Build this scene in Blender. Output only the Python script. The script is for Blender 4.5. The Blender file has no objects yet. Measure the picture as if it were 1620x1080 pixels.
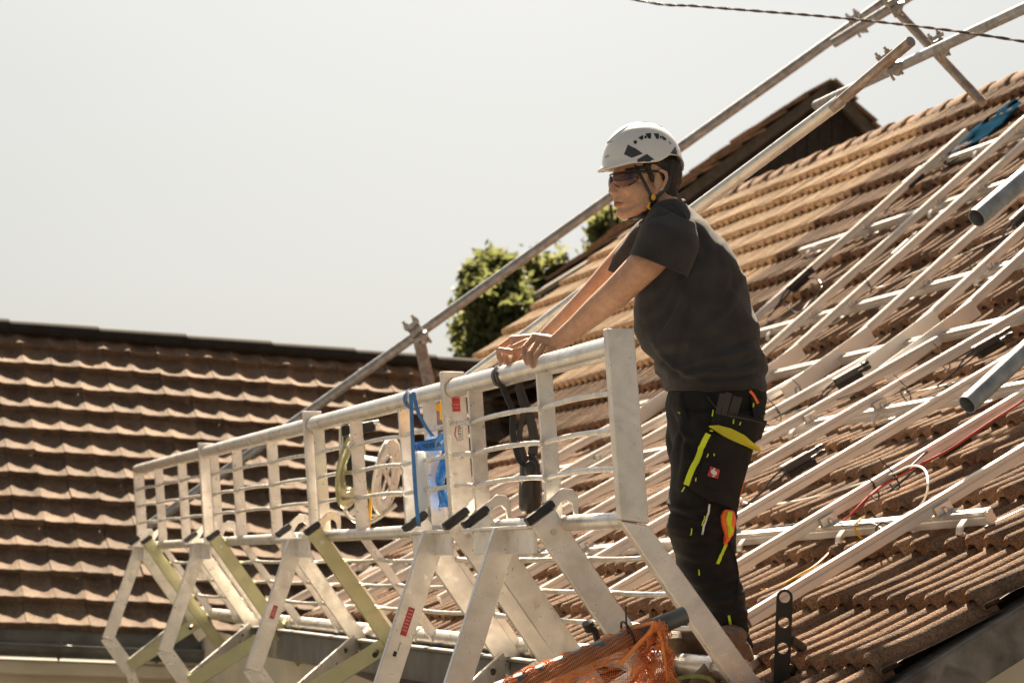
import bpy, bmesh, math, random
import numpy as np
from mathutils import Vector, noise
from mathutils.bvhtree import BVHTree
random.seed(7); RNG = np.random.default_rng(7)
SC = bpy.context.scene
COL = SC.collection
V3 = lambda *a: np.array(a, float)
def unit(v):
    v = np.asarray(v, float); return v / np.linalg.norm(v)

# ------------------------------------------------------------------ camera, world, sun, exposure
FP = 3825.0                                   # focal length in photo pixels (85 mm on 36 mm)
PITCH = math.atan(355 / FP)
CR, CF, CU = V3(1, 0, 0), V3(0, math.cos(PITCH), math.sin(PITCH)), V3(0, -math.sin(PITCH), math.cos(PITCH))
cam = bpy.data.cameras.new('camera'); camo = bpy.data.objects.new('camera', cam); COL.objects.link(camo)
camo.location = (0, 0, 0); camo.rotation_euler = (math.pi / 2 + PITCH, 0, 0)
cam.sensor_width = 36; cam.lens = 85; cam.clip_end = 3000; cam.clip_start = .1
cam.dof.use_dof = True; cam.dof.focus_distance = 7.75; cam.dof.aperture_fstop = 6.0
SC.camera = camo
SUN_AZ, SUN_EL = 0.0, 47.2                    # degrees right of straight ahead, above the horizon
w = bpy.data.worlds.new('World'); SC.world = w; w.use_nodes = True
nt = w.node_tree; bg = nt.nodes['Background']
sky = nt.nodes.new('ShaderNodeTexSky'); sky.sky_type = 'NISHITA'; sky.sun_disc = False
sky.sun_elevation = math.radians(SUN_EL); sky.sun_rotation = math.radians(SUN_AZ)
sky.air_density = 1.0; sky.dust_density = 4.5; sky.ozone_density = 1.0; sky.altitude = 200
hs = nt.nodes.new('ShaderNodeHueSaturation'); hs.inputs['Saturation'].default_value = .3
nt.links.new(sky.outputs[0], hs.inputs['Color'])
tn = nt.nodes.new('ShaderNodeMix'); tn.data_type = 'RGBA'; tn.blend_type = 'MULTIPLY'; tn.inputs[0].default_value = 1
tn.inputs[7].default_value = (.348, .349, .336, 1)
nt.links.new(hs.outputs[0], tn.inputs[6]); nt.links.new(tn.outputs[2], bg.inputs['Color'])
bg.inputs['Strength'].default_value = .05
sl = bpy.data.lights.new('sun', 'SUN'); sl.energy = 5.0; sl.angle = math.radians(.6); sl.color = (1, .83, .62)
so = bpy.data.objects.new('sun', sl); COL.objects.link(so)
az, el = math.radians(SUN_AZ), math.radians(SUN_EL)
SUND = V3(math.cos(el) * math.sin(az), math.cos(el) * math.cos(az), math.sin(el))
so.rotation_euler = Vector(SUND).to_track_quat('Z', 'Y').to_euler(); so.location = (0, 10, 30)
SC.view_settings.view_transform = 'Standard'; SC.view_settings.look = 'None'
SC.view_settings.exposure = 2.3; SC.view_settings.gamma = 1

# ------------------------------------------------------------------ picking points: photo pixel -> ray
def ray(px, py): return CR * (px - 810) / FP - CU * (py - 540) / FP + CF
def at(px, py, Z): return ray(px, py) * Z
def isect(px, py, P, N):
    r = ray(px, py); return r * ((P @ N) / (r @ N))
UP = V3(0, 0, 1)
# guard rail frame
DG = ray(-375, 895); DG[2] = 0; DG = unit(DG); NG = V3(DG[1], -DG[0], 0)
P0 = at(1000, 822, 7.25)
def G(s, n, h): return P0 + DG * s + NG * n + UP * h
def gs(px, n=0.0):                            # length along the guard at which a point of offset n sits at pixel column px
    P = P0 + NG * n; k = (px - 810) / FP
    # (P+DG s).CR = k (P+DG s).CF  (height term of CF ignored: h~0)
    return (k * (P @ CF) - P @ CR) / (DG @ CR - k * (DG @ CF))
# main roof frame
FOOT = isect(1165, 1065, P0, DG)
RB = FOOT - UP * .13
RE = unit(ray(-600, 1010)); RH = unit(np.cross(RE, UP)); RH = RH if RH[0] > 0 else -RH
RU = np.cross(RH, RE); RU = RU * np.sign(RU[2])
def slope(p):
    p = math.radians(p); u = RH * math.cos(p) + RU * math.sin(p); N = np.cross(u, RE); return u, N * np.sign(N[2])
U1, N1 = slope(27.5); U2, N2 = slope(39.5)
KINK = 3.3; RK = RB + U1 * KINK
def RP(e, u, h=0.0):
    if u <= KINK: return RB + RE * e + U1 * u + N1 * h
    return RK + RE * e + U2 * (u - KINK) + N2 * h
def rlo(px, py, h=0.0):
    q = isect(px, py, RB + N1 * h, N1) - RB; return q @ RE, q @ U1
def rhi(px, py, h=0.0):
    q = isect(px, py, RK + N2 * h, N2) - RK; return q @ RE, q @ U2 + KINK
def rpx(px, py, h=0.0):                       # point h above the roof seen at a pixel
    e, u = rlo(px, py, h)
    if u > KINK: e, u = rhi(px, py, h)
    return RP(e, u, h)
GROUND = -4.4

# ------------------------------------------------------------------ mesh helpers
class MB:
    def __init__(s): s.V = []; s.F = []; s.M = []
    def add(s, V, F, m=0):
        b = len(s.V); s.V.extend([tuple(map(float, v)) for v in V]); s.F.extend([tuple(b + i for i in f) for f in F]); s.M.extend([m] * len(F)); return s
    def box(s, c, a, b, d, m=0):
        c, a, b, d = map(np.asarray, (c, a, b, d))
        V = [c + x * a + y * b + z * d for x in (-1, 1) for y in (-1, 1) for z in (-1, 1)]
        if np.dot(np.cross(a, b), d) < 0: F = [(0, 2, 3, 1), (4, 5, 7, 6), (0, 1, 5, 4), (2, 6, 7, 3), (0, 4, 6, 2), (1, 3, 7, 5)]
        else: F = [(0, 1, 3, 2), (4, 6, 7, 5), (0, 4, 5, 1), (2, 3, 7, 6), (0, 2, 6, 4), (1, 5, 7, 3)]
        return s.add(V, F, m)
    def bar(s, p, q, w, h, up=UP, m=0):       # w across, h along up-ish
        p, q = np.asarray(p), np.asarray(q); d = unit(q - p); x = unit(np.cross(d, up)); y = np.cross(x, d)
        return s.box((p + q) / 2, (q - p) / 2, x * w / 2, y * h / 2, m)
    def loft(s, rings, cap=True, m=0):
        n = len(rings[0]); V = [p for r in rings for p in r]; F = []
        for i in range(len(rings) - 1):
            for j in range(n):
                k = (j + 1) % n; F.append((i * n + j, i * n + k, (i + 1) * n + k, (i + 1) * n + j))
        if cap: F.append(tuple(range(n))[::-1]); F.append(tuple(range((len(rings) - 1) * n, len(rings) * n)))
        return s.add(V, F, m)
    def tube(s, pts, r, n=10, cap=True, flat=1.0, up=None, m=0):
        pts = [np.asarray(p, float) for p in pts]; k = len(pts); rs = [r] * k if np.isscalar(r) else r
        T = [unit(pts[min(i + 1, k - 1)] - pts[max(i - 1, 0)]) for i in range(k)]
        x = np.cross(T[0], up if up is not None else (UP if abs(T[0][2]) < .9 else V3(1, 0, 0))); x = unit(x)
        rings = []
        for i in range(k):
            x = unit(x - T[i] * (x @ T[i])); y = np.cross(T[i], x)
            rings.append([pts[i] + rs[i] * (x * math.cos(a) + y * flat * math.sin(a)) for a in np.linspace(0, 2 * math.pi, n, endpoint=False)])
        return s.loft(rings, cap, m)
    def sweep(s, pts, prof, up, cap=True, m=0):   # profile of (x,y): x across, y along up
        pts = [np.asarray(p, float) for p in pts]; k = len(pts); rings = []
        for i in range(k):
            t = unit(pts[min(i + 1, k - 1)] - pts[max(i - 1, 0)]); x = unit(np.cross(t, up)); y = np.cross(x, t)
            rings.append([pts[i] + x * a + y * b for a, b in prof])
        return s.loft(rings, cap, m)
    def plate(s, poly, d, m=0):               # polygon extruded along vector d
        poly = [np.asarray(p, float) for p in poly]; n = len(poly); d = np.asarray(d)
        V = [p - d / 2 for p in poly] + [p + d / 2 for p in poly]
        F = [tuple(range(n))[::-1], tuple(range(n, 2 * n))] + [(i, (i + 1) % n, n + (i + 1) % n, n + i) for i in range(n)]
        return s.add(V, F, m)
    def ell(s, c, a, b, d, nu=16, nv=10, m=0):
        c, a, b, d = map(np.asarray, (c, a, b, d)); rings = []
        for i in range(nv + 1):
            ph = -math.pi / 2 + math.pi * (i * .98 + .01 * nv) / nv
            rings.append([c + math.cos(ph) * (a * math.cos(t) + b * math.sin(t)) + d * math.sin(ph) for t in np.linspace(0, 2 * math.pi, nu, endpoint=False)])
        return s.loft(rings, True, m)
    def ball(s, c, r, m=0, nu=10, nv=6): return s.ell(c, V3(r, 0, 0), V3(0, r, 0), V3(0, 0, r), nu, nv, m)
    def caps(s, pts, rs, n=14):               # chain of round tapered limbs for voxel union
        pts = [np.asarray(p, float) for p in pts]
        for p, r in zip(pts, rs): s.ball(p, r, nu=n, nv=8)
        for i in range(len(pts) - 1): s.tube([pts[i], pts[i + 1]], [rs[i], rs[i + 1]], n)
        return s
    def disc(s, c, nrm, r, h, n=20, m=0): c = np.asarray(c); nrm = unit(nrm); return s.tube([c - nrm * h / 2, c + nrm * h / 2], r, n, m=m)
    def ringtube(s, c, nrm, R, r, n=28, k=8, m=0):
        nrm = unit(nrm); x = unit(np.cross(nrm, V3(.3, .5, .81))); y = np.cross(nrm, x); c = np.asarray(c); b = []
        rings = [[c + (R + r * math.cos(q)) * (x * math.cos(t) + y * math.sin(t)) + nrm * r * math.sin(q) for q in np.linspace(0, 2 * math.pi, k, endpoint=False)] for t in np.linspace(0, 2 * math.pi, n + 1)]
        return s.loft(rings, False, m)
    def grid(s, P, m=0):                      # P[i][j] points
        a, b = len(P), len(P[0]); return s.add([p for r in P for p in r], [(i * b + j, i * b + j + 1, (i + 1) * b + j + 1, (i + 1) * b + j) for i in range(a - 1) for j in range(b - 1)], m)

ORG = {}
def link(o, parent):
    COL.objects.link(o)
    if parent is not None: o.parent = parent
def tag(o, label=None, cat=None, group=None, kind=None):
    if label: o['label'] = label
    if cat: o['category'] = cat
    if group: o['group'] = group
    if kind: o['kind'] = kind
    return o
def thing(name, loc, label, cat, group=None):
    o = bpy.data.objects.new(name, None); COL.objects.link(o); o.location = tuple(map(float, loc)); ORG[o.name] = np.asarray(loc, float)
    o.empty_display_size = .1
    return tag(o, label, cat, group)
def obj(name, mb, mats, parent=None, smooth=False, bevel=0, label=None, solid=0, origin=None, subsurf=0):
    V = np.asarray(mb.V if isinstance(mb, MB) else mb[0], float); F = mb.F if isinstance(mb, MB) else mb[1]
    if parent is not None: org = ORG[parent.name]
    elif origin is not None: org = np.asarray(origin, float)
    else: org = V3((V[:, 0].min() + V[:, 0].max()) / 2, (V[:, 1].min() + V[:, 1].max()) / 2, V[:, 2].min())
    me = bpy.data.meshes.new(name); me.from_pydata((V - org).tolist(), [], F); me.update()
    if not isinstance(mats, (list, tuple)): mats = [mats]
    for mm in mats: me.materials.append(mm)
    if len(mats) > 1: me.polygons.foreach_set('material_index', mb.M)
    if smooth: me.polygons.foreach_set('use_smooth', [True] * len(F)); 
    o = bpy.data.objects.new(name, me); link(o, parent); ORG[o.name] = org
    if parent is None: o.location = tuple(org)
    if smooth == 'auto':
        me.set_sharp_from_angle(angle=math.radians(38))
    if bevel:
        b = o.modifiers.new('bevel', 'BEVEL'); b.width = bevel; b.segments = 1; b.limit_method = 'ANGLE'; b.angle_limit = math.radians(40)
    if solid:
        b = o.modifiers.new('solid', 'SOLIDIFY'); b.thickness = solid; b.offset = -1
    if subsurf:
        b = o.modifiers.new('sub', 'SUBSURF'); b.levels = b.render_levels = subsurf
    if label: o['label'] = label
    return o
def remesh(mb, voxel, smooth=3, fac=.5):
    me = bpy.data.meshes.new('tmp'); me.from_pydata(mb.V, [], mb.F); me.update()
    o = bpy.data.objects.new('tmp', me); COL.objects.link(o)
    m = o.modifiers.new('r', 'REMESH'); m.mode = 'VOXEL'; m.voxel_size = voxel
    if smooth: m = o.modifiers.new('s', 'SMOOTH'); m.iterations = smooth; m.factor = fac
    dg = bpy.context.evaluated_depsgraph_get(); r = bpy.data.meshes.new_from_object(o.evaluated_get(dg))
    V = np.empty(len(r.vertices) * 3); r.vertices.foreach_get('co', V); V = V.reshape(-1, 3)
    Nn = np.empty(len(r.vertices) * 3); r.vertices.foreach_get('normal', Nn); Nn = Nn.reshape(-1, 3)
    F = [tuple(p.vertices) for p in r.polygons]
    bpy.data.objects.remove(o); bpy.data.meshes.remove(r); bpy.data.meshes.remove(me)
    return V, F, Nn
def cut(V, F, fn):                            # drop faces whose centre satisfies fn
    F = [f for f in F if not fn(V[list(f)].mean(0))]
    used = sorted({i for f in F for i in f}); mp = {a: b for b, a in enumerate(used)}
    return V[used], [tuple(mp[i] for i in f) for f in F]
def spline(pts, n=8):                         # Catmull-Rom
    P = [np.asarray(p, float) for p in pts]; P = [2 * P[0] - P[1]] + P + [2 * P[-1] - P[-2]]; out = []
    for i in range(1, len(P) - 2):
        for t in np.linspace(0, 1, n, endpoint=False):
            a, b, c, d = P[i - 1:i + 3]
            out.append(.5 * (2 * b + (c - a) * t + (2 * a - 5 * b + 4 * c - d) * t * t + (3 * b - a - 3 * c + d) * t ** 3))
    out.append(P[-2]); return out

def text_mesh(s, size, bold=False):
    cu = bpy.data.curves.new('txt', 'FONT'); cu.body = s; cu.size = size; cu.resolution_u = 2
    if bold: cu.offset = size * .02
    o = bpy.data.objects.new('txt', cu); COL.objects.link(o); dg = bpy.context.evaluated_depsgraph_get()
    me = bpy.data.meshes.new_from_object(o.evaluated_get(dg)); V = np.array([tuple(v.co) for v in me.vertices]); F = [tuple(p.vertices) for p in me.polygons]
    bpy.data.objects.remove(o); bpy.data.curves.remove(cu); bpy.data.meshes.remove(me); return V, F

# ------------------------------------------------------------------ materials
def mat(name, col, rough=.6, metal=0, var=.15, vscale=8, bump=0, bscale=60, detail=6, spec=.5, col2=None, dirt=None, dscale=5, damt=.5, stretch=None, island=0, sss=0, sheen=0, coat=0, rvar=0, speck=0, sscale=240):
    m = bpy.data.materials.new(name); m.use_nodes = True; t = m.node_tree; p = t.nodes['Principled BSDF']
    L = t.links.new; nd = t.nodes.new
    tc = nd('ShaderNodeTexCoord'); vec = tc.outputs['Object']
    if stretch:
        mp = nd('ShaderNodeMapping'); mp.inputs['Scale'].default_value = stretch; L(vec, mp.inputs[0]); vec = mp.outputs[0]
    def nz(sc, det=detail, dist=0):
        n = nd('ShaderNodeTexNoise'); n.inputs['Scale'].default_value = sc; n.inputs['Detail'].default_value = det; n.inputs['Distortion'].default_value = dist
        L(vec, n.inputs['Vector']); return n.outputs['Fac']
    def mr(x, a, b, c, d):
        r = nd('ShaderNodeMapRange'); r.inputs[1].default_value = a; r.inputs[2].default_value = b; r.inputs[3].default_value = c; r.inputs[4].default_value = d
        L(x, r.inputs[0]); return r.outputs[0]
    def mix(f, A, B):
        x = nd('ShaderNodeMix'); x.data_type = 'RGBA'
        if isinstance(f, float): x.inputs[0].default_value = f
        else: L(f, x.inputs[0])
        for i, q in ((6, A), (7, B)):
            if isinstance(q, tuple): x.inputs[i].default_value = (*q, 1) if len(q) == 3 else q
            else: L(q, x.inputs[i])
        return x.outputs[2]
    c = tuple(col); lo = tuple(x * (1 - var) for x in c); hi = tuple(min(1, x * (1 + var)) for x in c)
    n1 = nz(vscale)
    cur = mix(mr(n1, .3, .7, 0, 1), lo, col2 or hi)
    if island:
        g = nd('ShaderNodeNewGeometry'); hv = nd('ShaderNodeHueSaturation'); L(cur, hv.inputs['Color'])
        L(mr(g.outputs['Random Per Island'], 0, 1, 1 - island, 1 + island), hv.inputs['Value']); 
        cur = hv.outputs[0]
    if dirt: cur = mix(mr(nz(dscale, 8, .6), .5, .72, 0, damt), cur, tuple(dirt))
    if speck: cur = mix(mr(nz(sscale, 3), .45, .68, 0, speck), cur, tuple(min(1, x * 2.0) for x in c)); cur = mix(mr(nz(sscale * .6, 4), .50, .66, 0, speck), cur, tuple(x * .28 for x in c))
    L(cur, p.inputs['Base Color'])
    p.inputs['Roughness'].default_value = rough; p.inputs['Metallic'].default_value = metal; p.inputs['Specular IOR Level'].default_value = spec
    if rvar: L(mr(nz(vscale * 2.5), .3, .7, rough - rvar, rough + rvar), p.inputs['Roughness'])
    if bump:
        b = nd('ShaderNodeBump'); b.inputs['Strength'].default_value = bump; b.inputs['Distance'].default_value = .01; L(nz(bscale, 8), b.inputs['Height']); L(b.outputs[0], p.inputs['Normal'])
    if sss: p.inputs['Subsurface Weight'].default_value = sss; p.inputs['Subsurface Radius'].default_value = (.012, .005, .003); p.inputs['Subsurface Scale'].default_value = 1
    if sheen: p.inputs['Sheen Weight'].default_value = sheen; p.inputs['Sheen Roughness'].default_value = .5
    if coat: p.inputs['Coat Weight'].default_value = coat; p.inputs['Coat Roughness'].default_value = .08
    return m
M = {}
M['alu'] = mat('brushed_aluminium', (.80, .77, .72), .38, .68, .10, 14, .06, 90, dirt=(.45, .41, .36), dscale=7, damt=.6, rvar=.14, speck=.05, sscale=110)
M['alu_tube'] = mat('aluminium_tube', (.72, .69, .64), .34, .85, .10, 10, .04, 70, dirt=(.40, .37, .32), dscale=14, damt=.5, rvar=.1)
M['rail'] = mat('mill_aluminium_rail', (.62, .60, .575), .42, .42, .08, 6, .04, 50, dirt=(.5, .46, .43), dscale=5, damt=.35, rvar=.1)
M['galv'] = mat('galvanised_steel', (.30, .31, .32), .48, .35, .35, 25, .03, 60, dirt=(.22, .18, .15), dscale=8, damt=.6, rvar=.12)
M['rusty'] = mat('rusty_steel_tube', (.36, .30, .26), .5, .65, .3, 30, .15, 100, dirt=(.20, .10, .05), dscale=10, damt=.8)
M['zinc'] = mat('weathered_zinc', (.16, .165, .16), .5, .5, .3, 6, .05, 40, dirt=(.08, .08, .08), dscale=3, damt=.6)
M['tile'] = mat('weathered_brown_tile', (.235, .145, .092), .9, 0, .35, 9, 1.0, 200, 10, .2, col2=(.29, .182, .115), dirt=(.05, .04, .034), dscale=5.5, damt=.85, island=.3, speck=.5, sscale=190)
M['tile_pale'] = mat('sand_coloured_tile', (.45, .325, .212), .9, 0, .2, 9, .6, 200, 8, .2, dirt=(.2, .14, .1), dscale=4, damt=.55, island=.14, speck=.35, sscale=120)
M['tile_dark'] = mat('dark_glazed_tile', (.15, .100, .066), .9, 0, .25, 9, .3, 120, 8, .3, dirt=(.06, .048, .04), dscale=2.2, damt=.5, island=.3, speck=.4, sscale=60)
M['ridge_dark'] = mat('dark_ridge_tile', (.03, .028, .026), .95, 0, .2, 9, .2, 120, spec=.1)
M['board'] = mat('weathered_dark_board', (.19, .16, .14), .8, 0, .45, 5, .6, 22, 10, .3, col2=(.27, .24, .21), dirt=(.07, .06, .05), dscale=4, damt=.8, stretch=(2.2, 2.2, 2.2))
M['darkwood'] = mat('dark_brown_planks', (.022, .014, .010), .8, 0, .5, 12, .5, 30, dirt=(.02, .015, .012), damt=.7)
M['oldwood'] = mat('old_timber', (.075, .055, .042), .8, 0, .3, 10, .5, 40, dirt=(.08, .06, .05))
M['concrete'] = mat('grey_eave_plank', (.17, .16, .145), .75, 0, .25, 5, .3, 30, dirt=(.09, .08, .07), damt=.6)
M['plaster'] = mat('cream_plaster', (.62, .56, .44), .85, 0, .08, 3, .2, 120, dirt=(.45, .40, .30), dscale=2, damt=.4)
M['ground'] = mat('pale_paving', (.10, .09, .075), .85, 0, .2, .8, .2, 8, dirt=(.07, .062, .05), dscale=.5, damt=.6)
M['black'] = mat('black_rubber', (.018, .018, .019), .55, 0, .3, 30, .1, 90)
M['blacksteel'] = mat('black_painted_steel', (.014, .013, .012), .5, .2, .3, 30, .1, 60, dirt=(.06, .035, .02), damt=.6, dscale=12)
M['plastic_black'] = mat('black_plastic', (.02, .02, .022), .4, 0, .2, 40)
M['red'] = mat('red_label', (.50, .045, .045), .5, 0, .2, 90)
M['redcable'] = mat('red_cable', (.38, .03, .025), .5)
M['white'] = mat('white_plastic', (.75, .74, .70), .45, 0, .06)
M['grey_text'] = mat('grey_print', (.2, .18, .17), .6)
M['blackprint'] = mat('black_print', (.015, .015, .02), .6)
M['yellow'] = mat('yellow_plastic', (.85, .46, .03), .45, 0, .15, 30)
M['blue'] = mat('blue_strap', (.03, .15, .42), .45, 0, .25, 20, .2, 40, coat=.2)
M['bluebag'] = mat('blue_foil_bag', (.015, .17, .55), .28, 0, .25, 12, .3, 25, coat=.4)
M['bluesheet'] = mat('blue_plastic_sheet', (.008, .03, .055), .9, 0, .35, 8, .2, 18, spec=.0)
M['paper'] = mat('pale_blue_carton', (.62, .68, .76), .5, 0, .08)
M['orange'] = mat('orange_net', (1.0, .30, .06), .6, 0, .25, 15, sheen=.2)
M['shirt'] = mat('charcoal_cotton', (.043, .042, .0445), .9, 0, .2, 14, .35, 420, 4, .2, sheen=.12)
M['trouser'] = mat('black_work_cloth', (.015, .0145, .015), .8, 0, .3, 10, .4, 380, 4, .25, dirt=(.035, .03, .026), dscale=5, damt=.5)
M['pocket'] = mat('black_pocket_cloth', (.022, .0215, .0225), .85, 0, .3, 14, .4, 300, 4, .2)
M['neon'] = mat('neon_yellow_trim', (.62, .80, .02), .5, 0, .08)
M['neon_dark'] = mat('olive_yellow_lining', (.55, .52, .02), .6, 0, .2)
M['neon_orange'] = mat('neon_orange_trim', (.95, .18, .04), .5, 0, .08)
M['skin'] = mat('tanned_skin', (.52, .30, .195), .45, 0, .12, 40, .25, 300, 6, .45, col2=(.57, .34, .225), dirt=(.53, .255, .165), dscale=16, damt=.4, sss=.08, speck=.12, sscale=320)
M['lips'] = mat('lip_skin', (.34, .13, .09), .45, 0, .06, 40)
M['hair'] = mat('dark_brown_hair', (.022, .015, .011), .5, 0, .5, 60, .9, 160, stretch=(1, 1, .35))
M['helmet'] = mat('white_helmet_shell', (.74, .75, .75), .30, 0, .05, 6, .02, 50, coat=.5)
M['slate'] = mat('dark_grey_plastic', (.045, .05, .056), .45, 0, .1)
M['boot'] = mat('tan_boot_leather', (.17, .105, .06), .75, 0, .3, 18, .4, 120, dirt=(.09, .06, .04), damt=.7, dscale=9)
M['sole'] = mat('grey_boot_sole', (.33, .29, .24), .8, 0, .25, 30, .3, 80)
M['leaf'] = mat('tree_leaf', (.035, .043, .017), .6, 0, .5, .5, island=.6, spec=.3)
M['bark'] = mat('tree_bark', (.09, .065, .045), .9, 0, .3, 6, .6, 20)
M['lens'] = mat('mirror_lens', (.07, .05, .09), .08, .85, .6, 30, col2=(.22, .10, .06), coat=.6)
M['steelbolt'] = mat('steel_bolt', (.55, .54, .52), .35, .9)
M['greencap'] = mat('teal_plastic', (.03, .25, .25), .4)

# ------------------------------------------------------------------ setting
gm = MB(); gm.add([(-1500, -1500, GROUND), (1500, -1500, GROUND), (1500, 1500, GROUND), (-1500, 1500, GROUND)], [(0, 1, 2, 3)])
tag(obj('ground', gm, M['ground'], origin=(0, 0, GROUND)), kind='structure')

# ---- main house: tiled roof with a shallower foot
E0, E1 = -.55, 15.3
EXPO, RIB = .392, .1175
TOPU = KINK + 4.02
hb = RP(4, .3); hb[2] = GROUND
house = thing('tiled_house', hb, 'large house whose brown ribbed tile roof fills the right side, mounting rails laid on it', 'house')
def rib_profile(t):                           # height of the tile face across one rib
    t = t % 1.0
    a = abs(t - .5) / .285
    return .048 * math.sqrt(max(0, 1 - a ** 2.0)) if a < 1 else 0.0
def tile_course(mb, u0, L, e0, e1, matfn, st=1.0, tw=RIB * 2, up_cols=(0, .11, .205, .22, .26, .36, .5, .64, .74, .78, .795, .89)):
    ne = int(round((e1 - e0) / tw)); cols = [c / 2 for c in up_cols] + [.5 + c / 2 for c in up_cols] + [1.0]
    prof = [rib_profile(c * 2) for c in cols]
    for k in range(ne):
        dh, du, sk = random.uniform(-.003, .005), random.uniform(-.007, .007), random.uniform(-.003, .003)
        V = []
        ee = e0 + k * tw
        if u0 + .12 < umin(ee) or invalley(ee, u0 + L * .5): continue
        for (uu, base) in ((u0 + L + .05, -.004), (u0 + L * .5, .013 * st), (u0 + .010, .032 * st), (u0, .028 * st), (u0 + .003, .028 * st - .013), (u0 + .07, .026 * st - .012)):
            for c, p in zip(cols, prof):
                bot = uu == u0 + .003 or uu == u0 + .07
                V.append(RP(ee + c * tw * .992, uu + du + sk * (c - .5), base + dh + (p * (.93 if uu == u0 else 1) if not bot else p * .74) + sk * (c - .5)))
        nC = len(cols); F = [(i * nC + j, (i + 1) * nC + j, (i + 1) * nC + j + 1, i * nC + j + 1) for i in range(5) for j in range(nC - 1)]
        # side faces close the tile edge towards the gable
        mb.add(V, F, matfn(ee, u0))
def umin(e):
    return (.40 - ((RP(e, 0, 0) - P0) @ NG)) / (U1 @ NG) - (.5 if e < .38 else 0)
VLINE = np.array([(900, 590), (777, 743), (640, 860), (560, 930), (480, 1000)], float)
def pix(p): z = p @ CF; return 810 + FP * (p @ CR) / z, 540 - FP * (p @ CU) / z
def invalley(e, u):
    if e < 5 or u > KINK + 1.3: return False
    x, y = pix(RP(e + .1, u, .02)); return y > 585 and x < np.interp(y, VLINE[:, 1], VLINE[:, 0])
mb = MB()
u = -.16 - EXPO; courses = []
while u < TOPU - .1: courses.append(u); u += EXPO
PALE_E = rhi(1330, 335, .03)[0]
for u0 in courses:
    L = EXPO
    if u0 < KINK < u0 + L + .05: pass
    edge = PALE_E + random.uniform(-.1, .1)
    tile_course(mb, u0, L, E0, E1, lambda e, u: 1 if (e > edge and u > KINK + .6) else 0, 1.65 if u0 > KINK - .2 else 1.15)
roof = obj('roof', mb, [M['tile'], M['tile_pale']], house, smooth='auto')
# under-roof deck so nothing shows through, back slope, walls
mb = MB()
bk = lambda e: RP(e, TOPU, -.03)
NB = unit(RH * math.cos(.69) - RU * math.sin(.69))
q = [RP(E0 + .05, umin(E0) + .03, -.05), RP(7.4, umin(7.4) + .03, -.05), RP(9.9, KINK - .1, -.05), RP(E0 + .05, KINK, -.05), RP(9.9, KINK, -.05), RP(11.2, KINK + 1.25, -.05), RP(E1 - .05, KINK + 1.25, -.05), RP(E1 - .05, TOPU, -.05), RP(E0 + .05, TOPU, -.05), bk(E1) + NB * 7, bk(E0) + NB * 7]
mb.add(q, [(0, 1, 2, 4, 3), (3, 4, 5, 6, 7, 8), (8, 7, 9, 10)])
obj('roof_deck', mb, M['oldwood'], roof, solid=.03)
mb = MB()
for k in range(int((E1 - E0) / .30)):
    ee = E0 + k * .30; c = [RP(ee + x, TOPU - .02, -.075) for x in (0, .335)]
    rr = [.13, .115]; mb2 = []
    j = RNG.uniform(-.006, .006)
    for i, (t, r) in enumerate(((0, .135), (.02, .14), (.33, .118))):
        p = RP(ee + t, TOPU - .02, -.055 + j)
        mb2.append([p + N2 * r * math.sin(a) * 1.05 - U2 * r * math.cos(a) for a in np.linspace(-.25, math.pi + .25, 12)])
    for i in range(2): 
        b = mb2; mb.grid([b[i], b[i + 1]])
    mb.grid([[p * .999 + RP(ee, TOPU, -.06) * .001 for p in mb2[0]], [RP(ee, TOPU - .02, -.06) + (p - RP(ee, TOPU - .02, -.06)) * .86 for p in mb2[0]]])
obj('ridge_tiles', mb, M['tile'], roof, smooth='auto')
mb = MB()
lo = GROUND
def wallq(a, b, top=-.08):
    return
def wall_poly(e, flip):
    pts = [RP(e, umin(e) + .3, -.10), RP(e, KINK, -.10), RP(e, TOPU, -.12)]
    back = bk(e) + NB * 6.6 - UP * .1
    P = pts + [back]
    V = P + [V3(pts[0][0], pts[0][1], lo), V3(back[0], back[1], lo)]
    return V
A = wall_poly(E0 + .16, 0); Bq = wall_poly(E1 - .16, 1)
mb.add(A + Bq, [(4, 0, 1, 2, 3, 5), (10, 11, 9, 8, 7, 6), (4, 10, 6, 0), (5, 3, 9, 11)])
obj('wall', mb, M['plaster'], house)
mb = MB()                                     # weathered barge board along the near gable
for a, b in ((-.02, KINK), (KINK, TOPU)):
    mb.bar(RP(E0 - .014, a, -.082), RP(E0 - .014, b - .01, -.082), .035, .128, N1 if b == KINK else N2)
for a, b in ((-.02, KINK), (KINK, TOPU)):
    mb.bar(RP(E0 + .02, a, -.022), RP(E0 + .02, b, -.022), .09, .02, N1 if b == KINK else N2)
obj('barge_board', mb, M['board'], house, bevel=.004)
mb = MB()                                     # grey plank and gutter under the eave, parallel to the guard
mb.bar(G(1.7, .31, -.58), G(7.6, .31, -.58), .05, .15); mb.bar(G(1.7, .305, -.495), G(7.6, .305, -.495), .09, .016)
obj('eave_plank', mb, M['concrete'], house, bevel=.004)
mb = MB(); pr = [(.07 * math.cos(a), .07 * math.sin(a)) for a in np.linspace(math.pi, 2 * math.pi, 9)]; pr += [(x * .93, y * .93) for x, y in pr[::-1]]
mb.sweep([G(.5, .34, -1.0), G(7.6, .34, -1.0)], pr, UP); obj('gutter', mb, M['zinc'], house, smooth='auto')

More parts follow.
